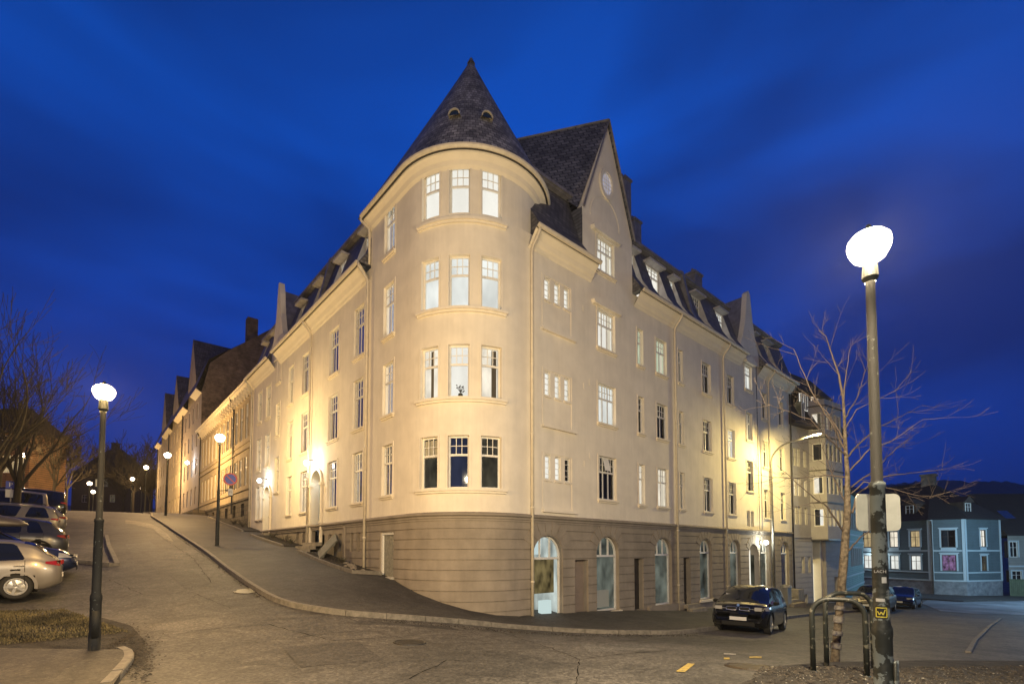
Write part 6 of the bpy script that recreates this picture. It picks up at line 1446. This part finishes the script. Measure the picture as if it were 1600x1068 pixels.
b = MB(); b.add([MW(.8, 13.0, -.2), MW(6.4, 13.0, -.2), MW(6.4, 13.0, 4), MW(.8, 13.0, 4), MW(1.8, 14.7, 1), MW(5.4, 14.7, 1)], [(0, 1, 5, 4), (0, 4, 3), (1, 2, 5), (2, 3, 4, 5), (0, 1, 2, 3)])
b.mbox(MW, 1.6, 5.6, 11.4, 13.0, .1, 2); b.build('roof_dormer', DS, WB)
Md = lambda u, v, d: MW(u, v, d)
for i, (a, c) in enumerate(((1.9, 2.3), (2.45, 2.85), (3.6, 4.1), (4.3, 4.7))): window(WB, Md, a, c, 11.75, 12.8, room=['cool', 'cool', 'warm', 'warm'][i], style='P', rev=-.02, sill=False, curtain=False, name='dormer_window')
window(WB, Md, 1.3, 1.65, 8.9 + 1.8, 10.1 + 1.9, room='dim', style='P', rev=-.3, sill=False, curtain=False, name='roof_window')
# teal house beyond
TH = house('teal_house', (46, 11.9, -3), 'pale teal timber house with white bands, narrow side glimpsed right of the young tree')
ta = math.atan2(1.9, 13.5); 
def MTh(u, v, d): return (46 + u * math.cos(ta) - d * math.sin(ta), 11.9 + u * math.sin(ta) + d * math.cos(ta), v)
TEAL = brick_mat('teal_boards', (.22, .33, .32), (.2, .31, .30), (.10, .16, .16), 9, .16, .7, noise=.12, bump=.5, msize=.01); TEALW = mat('blue_white_trim', (.40, .47, .49), .6)
tw = [(3.5 + 3 * k, 4.3 + 3 * k, z, z + 1.6) for k in range(3) for z in (.2, 3.4)] + [(4.9 + 3 * k, 5.7 + 3 * k, z, z + 1.6) for k in range(3) for z in (.2, 3.4)]
b = MB(); wall(b, MTh, 0, 13.4, -5, 6.6, tw, rev=.08); b.quad(MTh(0, -5, 0), MTh(0, -5, 9), MTh(0, 6.6, 9), MTh(0, 6.6, 0)); b.quad(MTh(13.4, -5, 0), MTh(13.4, -5, 9), MTh(13.4, 6.6, 9), MTh(13.4, 6.6, 0)); b.build('wall', TEAL, TH)
b = MB()
for z in (-1.6, -.6, 2.3, 2.9): b.mbox(MTh, 0, 13.4, z, z + .12, -.06, 0)
for w in tw: surround(b, MTh, *w, w=.12, t=.04)
b.build('trim', TEALW, TH)
for w in tw: window(TH, MTh, *w, room='dark', style='G', rev=.08, sill=False)
b = MB(); b.add([MTh(-.4, 6.5, -.5), MTh(13.8, 6.5, -.5), MTh(13.8, 9.8, 4.5), MTh(-.4, 9.8, 4.5), MTh(13.8, 6.5, 9.5), MTh(-.4, 6.5, 9.5)], [(0, 1, 2, 3), (3, 2, 4, 5), (0, 3, 5), (1, 2, 4), (0, 1, 4, 5)]); b.build('roof', DKR, TH)
# blue corner house
BH = house('blue_corner_house', (65.07, 9.38, -3), 'blue grey timber corner house with white bands, cut corner and hipped roof')
BLUE = brick_mat('blue_boards', (.085, .122, .135), (.08, .115, .128), (.035, .05, .056), 9, .15, .7, noise=.12, bump=.5, msize=.01); BSTN = mat('grey_plaster_base', (.24, .25, .26), .9, vs=2, col2=(.12, .13, .14), det=8)
Pc = [(68.6, 17.6), (65.07, 9.38), (65.83, 6.85), (70.49, 4.63)]
fac = []
for p, q in zip(Pc, Pc[1:]):
    L_ = math.hypot(q[0] - p[0], q[1] - p[1]); t = ((q[0] - p[0]) / L_, (q[1] - p[1]) / L_)
    fac.append((lambda u, v, d, p=p, t=t: (p[0] + t[0] * u - t[1] * d, p[1] + t[1] * u + t[0] * d, v), L_))
bwall = MB(); bbase = MB(); btr = MB(); wins = []
L0 = fac[0][1]
lay = [[(L0 - 1.9, L0 - .95), (L0 - 4.0, L0 - 3.1), (L0 - 6.9, L0 - 5.9)], [(.85, 1.95)], [(2.2, 3.0)]]
lit = {(0, 0): 'amber', (0, 1): 'warm', (0, 2): 'amber', (1, 0): 'dark', (2, 0): 'white'}
for i, (M, L_) in enumerate(fac):
    hs_ = []
    for j, (a, c) in enumerate(lay[i]):
        wd = i == 1
        hs_.append((a, c, 1.95 if not wd else 1.9, 3.65, lit[(i, j)])); hs_.append((a, c, -.45, 1.05 if not wd else 1.15, {0: 'cool', 1: 'pink', 2: 'dim'}[i]))
    wall(bwall, M, 0, L_, -1.45, 4.75, [h[:4] for h in hs_], rev=.08); wall(bbase, M, 0, L_, -5, -1.45, [])
    for z, w_ in ((1.5, .14), (-.68, .12), (-1.5, .14)): btr.mbox(M, 0, L_, z, z + w_, -.05, 0)
    for e in (0, L_ - .22): btr.mbox(M, e, e + .22, -1.4, 4.7, -.06, -.01)
    for h in hs_:
        surround(btr, M, *h[:4], w=.14, t=.04); btr.mbox(M, h[0] - .22, h[1] + .22, h[3] + .14, h[3] + .24, -.1, 0)
        if h[2] > 1: btr.mbox(M, h[0] - .05, h[1] + .05, 1.62, h[2] - .02, -.02, 0)
        wins.append((M, h))
bwall.build('wall', BLUE, BH); bbase.build('plaster_base', BSTN, BH); btr.build('trim', TEALW, BH)
for M, h in wins: window(BH, M, *h[:4], room=h[4], style='G', rev=.08, sill=False, curtain=False, fm=mat('brown_frame', (.08, .05, .035), .6))
b = MB(); ev = [(68.2, 18.2), (64.6, 9.45), (65.45, 6.45), (70.8, 4.0), (79, 9), (76, 22)]; r1, r2 = (71.2, 10.0, 9.2), (72.5, 15, 9.2)
V_ = [(x, y, 4.7) for x, y in ev] + [r1, r2]; b.add(V_, [(0, 1, 6, 7), (1, 2, 6), (2, 3, 6), (3, 4, 6), (4, 5, 7, 6), (5, 0, 7), (0, 5, 4, 3, 2, 1)]); b.build('roof', DKR, BH)
MB().box((70.7, 9.6, 8.6), (71.9, 10.8, 9.9)).box((70.6, 9.5, 9.9), (72, 10.9, 10.1)).build('chimney', OLDB, BH)
for (M, L_), u, rm in ((fac[0], L0 - 2.2, 'cool'), (fac[2], 1.6, 'dark')):
    b = MB(); b.mbox(M, u - .6, u + .6, 5.1, 6.6, .6, 2.4); b.add([M(u - .75, 6.5, .4), M(u + .75, 6.5, .4), M(u, 7.1, .4), M(u - .75, 6.5, 3), M(u + .75, 6.5, 3), M(u, 7.1, 3)], [(0, 1, 2), (0, 2, 5, 3), (1, 4, 5, 2), (0, 1, 4, 3)]); b.build('roof_dormer', DKW, BH)
    f = lambda a, v, d, M=M: M(a, v, d + .6); window(BH, f, u - .4, u + .4, 5.4, 6.4, room=rm, style='G', rev=-.02, sill=False, curtain=False, name='dormer_window')
MB().tube([fac[1][0](.1, 4.6, -.12), fac[1][0](.1, -2.9, -.12)], .06, 6).build('downpipe', DKPIPE, BH)
wl6 = MB().lathe([(0, -.15), (.12, -.08), (.14, .08), (0, .15)], fac[0][0](L0 - 5.4, .9, -.5), 10); wl6.build('wall_lamp', lamp_mat((.75, .92, .98)), BH); _q = fac[0][0](L0 - 5.4, .9, -.5); bulb(BH, (_q[0] - 65.07, _q[1] - 9.38, _q[2] + 3), (.7, .9, 1), LAMP_E * .05)
# grey neighbour, fence
GH = house('grey_house', (71.5, 3.8, -3), 'grey timber house with skylight in its dark roof, behind the board fence')
ga = math.atan2(-5.5, 6.0)
def MG(u, v, d): return (71.5 + u * math.cos(ga) - d * math.sin(ga), 4.2 + u * math.sin(ga) + d * math.cos(ga), v)
GW = brick_mat('grey_boards', (.24, .24, .22), (.22, .22, .2), (.1, .1, .1), 9, .15, .7, noise=.12, msize=.01)
gwn = [(.2, 1.0, .9, 2.5), (3.4, 4.2, .9, 2.5), (.3, 1.3, -1.6, -.5)]
b = MB(); wall(b, MG, 0, 10, -5, 3.2, gwn, rev=.08); b.build('wall', GW, GH)
b = MB(); b.mbox(MG, 0, 10, -.1, .05, -.05, 0)
for w in gwn: surround(b, MG, *w, w=.12, t=.04)
b.build('trim', TEALW, GH)
for w in gwn: window(GH, MG, *w, room='dark', style='G', rev=.08, sill=False)
b = MB(); b.add([MG(-.4, 3.1, -.5), MG(10.4, 3.1, -.5), MG(10.4, 8.0, 5), MG(.8, 8.0, 5), MG(10.4, 3.1, 10), MG(-.4, 3.1, 10)], [(0, 1, 2, 3), (3, 2, 4, 5), (0, 3, 5), (1, 2, 4)]); b.build('roof', DKR, GH)
b = MB(); b.add([MG(1.5, 5.0, 1.62), MG(2.6, 5.0, 1.62), MG(2.6, 5.9, 2.6), MG(1.5, 5.9, 2.6)], [(0, 1, 2, 3)]); b.build('skylight', mat('skylight_glass', (.02, .04, .12), .05, spec=1), GH)
FN = empty('board_fence', (70.4, 4.4, 0), 'green grey upright board fence right of the blue corner house', 'fence'); ROOT[FN.name] = (70.4, 4.4, 0)
b = MB()
for k in range(60):
    u = k * .17; M = lambda u, v, d: (70.5 + u * math.cos(R(-52)) - d * math.sin(R(-52)), 4.3 + u * math.sin(R(-52)) + d * math.cos(R(-52)), v); b.mbox(M, u, u + .15, -3.4, -1.35 + (k % 2) * .02, -.3, -.27)
b.mbox(M, 0, 10.2, -1.36, -1.28, -.34, -.24); b.build('boards', mat('green_grey_boards', (.10, .13, .08), .9, var=.2, vs=3), FN)
# far pavement in front of the blue house
pv = [G(1395, 935), G(1440, 936), G(1500, 940), G(1600, 938), G(1720, 934)]; pw = [Vector((69, 15, 0)), Vector((65.0, 9.3, 0)), Vector((65.8, 6.8, 0)), Vector((70.5, 4.5, 0)), Vector((77, -4, 0))]
strip('pavement', pv, pw, .12, PAVE, 30, 3)
# cold white street lamp that lights the blue house, standing just outside the photo
sl = street_lamp((59, -1.5, ground(59, -1.5)), 6.0, 'cold white street lamp at the crossing before the blue house', e=LAMP_E * 1.2, col=(.42, .74, 1), group='globe street lamps along the streets', r=.25)
sl['label'] = 'cold white street lamp at the crossing in front of the blue house'
# ================================================================== SMALL THINGS
def steps(label, M, u0, u1, z, n, tread=.3, m=None):
    o = MB()
    for k in range(n): o.mbox(M, u0 - .12 * k, u1 + .12 * k, z - .17 * (k + 1) - .6 * (k == n - 1), z - .17 * k, -.35 - tread * k, -.35 - tread * k + (tread if k else .33))
    ob = o.build('stone_steps', m or mat('worn_stone', (.26, .23, .18), .85, var=.25, vs=4, bump=.3, bs=30)); tag(ob, label, 'steps'); return ob
steps('worn stone steps up to the arched door with the lamp, beside the leaning board', ML, 23.1, 24.8, 1.95, 3)
steps('stone doorstep of the second arched door farther up the left street', ML, 31.6, 33.0, 2.62, 1)
steps('low stone step at the dark shop door by the middle arches', MR, 21.9, 23.1, -1.05, 2, m=None)
steps('pale stone steps at the far shop arch near the white building', MR, 33.2, 34.6, -1.2, 4)
MB_ = MB(); MB_.mbox(MR, 34.7, 35.7, -2.4, -.95, -.9, -.03); tag(MB_.build('stair_wall', mat('worn_stone', (.3, .3, .3))), 'pale parapet block beside the far shop steps', 'wall')
o = MB(); c = Vector((7.9, 20.9, ground(7.9, 20.9))); 
lb = empty('leaning_board', (7.75, 21.6, ground(7.75, 21.6) + .15), 'grey wooden board leaning in the planting bed below the stone steps', 'board'); 
q = MB(); 
for k in range(5): q.box((-.03, -.75 + .3 * k, 0), (.03, -.75 + .3 * k + .285, 1.15))
q.build('planks', mat('grey_planks', (.12, .12, .10), .8, var=.3, vs=6), lb); q = MB().box((.03, -.75, .2), (.07, .75, .3)).box((.03, -.75, .85), (.07, .75, .95)); q.build('battens', mat('grey_planks', (.1, .1, .1)), lb); lb.rotation_euler = (R(18), R(38), R(-8))
rs_ = random.Random(9)
def rock(p, s, label):
    b = MB(); n1, n2 = 7, 9; pr = []
    for i in range(n1 + 1):
        a = math.pi * i / n1
        for k in range(n2): w = 2 * math.pi * k / n2; r = s * rs_.uniform(.8, 1.1); b.v.append((p.x + r * math.sin(a) * math.cos(w) * 1.2, p.y + r * math.sin(a) * math.sin(w), p.z + r * math.cos(a) * .6))
    for i in range(n1):
        for k in range(n2): b.f.append((i * n2 + k, i * n2 + (k + 1) % n2, (i + 1) * n2 + (k + 1) % n2, (i + 1) * n2 + k)); b.mi.append(0)
    o = b.build('rock', mat('bed_rock', (.22, .19, .15), .9, var=.4, vs=9), smooth=False); tag(o, label, 'rock', 'rocks lying in the planting bed'); return o
ORD = ['nearest', 'second', 'third', 'fourth', 'fifth', 'sixth', 'seventh', 'eighth']
for k in range(8):
    y = 17.4 + .28 * k + rs_.uniform(-.1, .1); x = rs_.uniform(7.65, 8.3); rock(Vector((x, y, ground(x, y) + .2)), rs_.uniform(.07, .16), 'rounded stone in the planting bed, %s from the basement door' % ORD[k])
def shrub(p, r, label, m, n=160, seed=1, name='shrub'):
    rnd = random.Random(seed); o = empty(name, p, label, 'shrub', 'shrubs in the planting bed'); st = MB(); lf = MB()
    for k in range(n // 8):
        a = rnd.uniform(0, 6.283); d = Vector((math.cos(a) * .7, math.sin(a) * .7, rnd.uniform(.5, 1.2))).normalized(); e = d * r * rnd.uniform(.6, 1.1); st.tube([(0, 0, 0), e * .5 + Vector((0, 0, .03)), e], [.008, .006, .003], 3, cap=False)
        for j in range(8):
            c = e * rnd.uniform(.3, 1) + Vector((rnd.uniform(-1, 1), rnd.uniform(-1, 1), rnd.uniform(-1, 1))) * .05; s = rnd.uniform(.015, .035); u = Vector((rnd.uniform(-1, 1), rnd.uniform(-1, 1), rnd.uniform(-1, 1))).normalized(); v = u.orthogonal().normalized(); lf.add([c - u * s, c + v * s * .5, c + u * s, c - v * s * .5], [(0, 1, 2, 3)])
    st.build('stems', TWIG, o); lf.build('leaves', m, o); return o
LFM = mat('dull_leaf', (.06, .06, .025), .8, var=.4, vs=9)
for i, (x, y, r, lb_) in enumerate(((8.0, 19.6, .35, 'low dark shrub right of the leaning board'), (8.1, 22.4, .3, 'small shrub against the stone steps'), (8.0, 26.0, .5, 'shrub in the upper bed just past the stone steps'), (8.1, 27.6, .6, 'tall shrub in the middle of the upper bed'), (8.0, 29.4, .45, 'shrub in the upper bed by the narrow stair windows'), (8.0, 36.2, .6, 'dark bush at the downpipe where the low townhouse begins'), (7.9, 38.4, .5, 'bush under the basement windows of the low townhouse'))):
    shrub(Vector((x, y, ground(x, y) + .15)), r, lb_, LFM, 240, i)
grass('dead_plants', [(400, 832), (470, 850), (560, 893), (520, 890)], 10, .1, 5, GRASSM)
bpy.data.objects['dead_plants']['label'] = 'sparse dead stalks along the foot of the left facade'
ub = empty('utility_box', (32.9, 11.7, ground(32.9, 11.7) + .1), 'grey utility box with rounded top on the pavement by the far shop arches', 'utility box')
MB().box((-.3, -.2, 0), (.3, .2, 1.2)).build('cabinet', mat('grey_box', (.22, .22, .2), .6), ub); MB().lathe([(.34, 1.2), (.3, 1.3), (0, 1.38)], n=12).build('lid', STEEL, ub)
# ================================================================== HILLS
def hills(name, pts, D, zb, m, dx=40, th=300):
    b = MB(); P = [onD(px, py, D) for px, py in pts]; out = []
    rr = random.Random(3)
    for a, c in zip(P, P[1:]):
        for k in range(8): v = a.lerp(c, k / 8); v.z += rr.uniform(-1, 1) * D * .0022; out.append(v)
    out.append(P[-1]); f = Vector((math.sin(YAW), math.cos(YAW), 0))
    n = len(out)
    for v in out: b.v.append((v.x - f.x * th, v.y - f.y * th, zb)); 
    for v in out: b.v.append((v.x - f.x * th * .4, v.y - f.y * th * .4, zb + (v.z - zb) * .72 + rr.uniform(-4, 4)))
    for v in out: b.v.append(tuple(v))
    for v in out: b.v.append((v.x + f.x * th, v.y + f.y * th, zb))
    for j in range(3):
        for i in range(n - 1): b.f.append((j * n + i, j * n + i + 1, (j + 1) * n + i + 1, (j + 1) * n + i)); b.mi.append(0)
    o = b.build(name, m, smooth=True); o['kind'] = 'structure'; return o
HILLM = mat('dark_wooded_hill', (.022, .022, .03), .95, vs=.01, col2=(.012, .012, .016), det=9)
hills('hills', [(900, 800), (1200, 780), (1330, 760), (1345, 762), (1400, 756), (1430, 752), (1470, 750), (1520, 753), (1560, 751), (1600, 756), (1800, 765), (2300, 790)], 1400, -30, HILLM)
hills('distant_ridge', [(-900, 800), (-400, 795), (0, 790), (100, 788), (250, 795), (700, 820)], 1200, -20, HILLM)
# cracks and tar seams in the road
def crack(pts, w, m, seed=1, dz=.006):
    r = random.Random(seed); P = [G(*p) for p in pts]; D_ = []
    for a, b in zip(P, P[1:]):
        n = max(2, int((b - a).length / .18))
        for k in range(n): v = a.lerp(b, k / n); D_.append(Vector((v.x + r.uniform(-1, 1) * .035, v.y + r.uniform(-1, 1) * .035)))
    D_.append(Vector(P[-1][:2])); mb = MB(); n = len(D_)
    for i in range(n):
        t = (D_[min(n - 1, i + 1)] - D_[max(0, i - 1)]).normalized(); q = Vector((-t.y, t.x)) * w * r.uniform(.15, .7)
        for e in (D_[i] - q, D_[i] + q): mb.v.append((e.x, e.y, ground(e.x, e.y) + dz))
    for i in range(n - 1): mb.f.append((2 * i, 2 * i + 2, 2 * i + 3, 2 * i + 1)); mb.mi.append(0)
    o = mb.build('road_crack', m); o['kind'] = 'structure'
TAR = mat('tar_seam', (.012, .011, .010), .95, spec=.1)
for i, (p, w) in enumerate((([(742, 974), (800, 992), (862, 1012), (905, 1030), (900, 1068)], .016), ([(905, 1030), (960, 1022), (1040, 1016)], .02), ([(170, 905), (230, 930), (300, 925), (360, 950)], .012), ([(300, 985), (420, 975), (520, 1000), (640, 995)], .018), ([(240, 830), (300, 870), (330, 910)], .015), ([(640, 1060), (700, 1030), (820, 1040)], .015), ([(1000, 992), (1100, 1004), (1250, 1000), (1400, 990)], .016), ([(1240, 985), (1340, 975), (1500, 985)], .02))): crack(p, w, TAR, i)
# rectangular repair patches in the asphalt, drains, fallen leaves along the kerb
REP = asphalt('dark_repair', (.042, .039, .036), (.026, .024, .022)); REP2 = asphalt('grey_repair', (.10, .095, .085), (.06, .056, .05))
flat('road_repair', [(440, 1010), (560, 1002), (600, 1030), (470, 1042)], REP, .006)
flat('road_repair', [(905, 1005), (1010, 1006), (1030, 1016), (920, 1018)], REP2, .006)
flat('road_repair', [(262, 895), (300, 890), (330, 912), (290, 920)], REP, .006)
flat('road_repair', [(560, 968), (700, 978), (720, 984), (560, 975)], REP, .006)
flat('road_repair', [(196, 850), (235, 846), (250, 858), (205, 864)], REP2, .006)
tag(manhole(640, 1002, .33, mat('dark_iron', (.03, .028, .026), .5, .5, var=.4, vs=14)), 'dark round drain cover in the middle of the junction', 'manhole cover')
litter('gutter_leaves', Vector((4.3, 46, 0)), Vector((4.05, 15, 0)), Vector((3.7, 15, 0)), Vector((4.0, 46, 0)), 1500, .01, .035, LEAF, 21, 'dry leaves and grit lying in the gutter of the left street', 'leaves', .01)
litter('gutter_leaves', G(600, 966), G(1090, 988), G(1090, 994), G(600, 972), 900, .01, .03, LEAF, 22, 'dry leaves and grit lying in the gutter round the corner', 'leaves', .01)
litter('bed_leaves', Vector((7.6, 17.2, 0)), Vector((7.6, 22.6, 0)), Vector((8.4, 22.6, 0)), Vector((8.4, 17.2, 0)), 2500, .015, .045, LEAF, 23, 'dead leaves covering the planting bed at the foot of the left facade', 'leaves', .18)
litter('bed_leaves', Vector((7.6, 25.4, 0)), Vector((7.6, 31.0, 0)), Vector((8.4, 31.0, 0)), Vector((8.4, 25.4, 0)), 2000, .015, .045, LEAF, 24, 'dead leaves covering the upper planting bed beyond the stone steps', 'leaves', .18)
#@@HAZE
# ================================================================== THE NIGHT AIR
hzm = bpy.data.materials.new('night_air'); hzm.use_nodes = True; _n = hzm.node_tree.nodes
for q in list(_n): _n.remove(q)
_o = _n.new('ShaderNodeOutputMaterial'); _v = _n.new('ShaderNodeVolumePrincipled'); _v.inputs['Density'].default_value = .0002; _v.inputs['Color'].default_value = (.92, .94, 1, 1); _v.inputs['Anisotropy'].default_value = .0
hzm.node_tree.links.new(_v.outputs[0], _o.inputs['Volume'])
hb = MB().box((-2700, -1700, -60), (3200, 3200, 190)).build('haze', hzm); hb['kind'] = 'stuff'; hb['label'] = 'thin night air glowing round the street lamps'
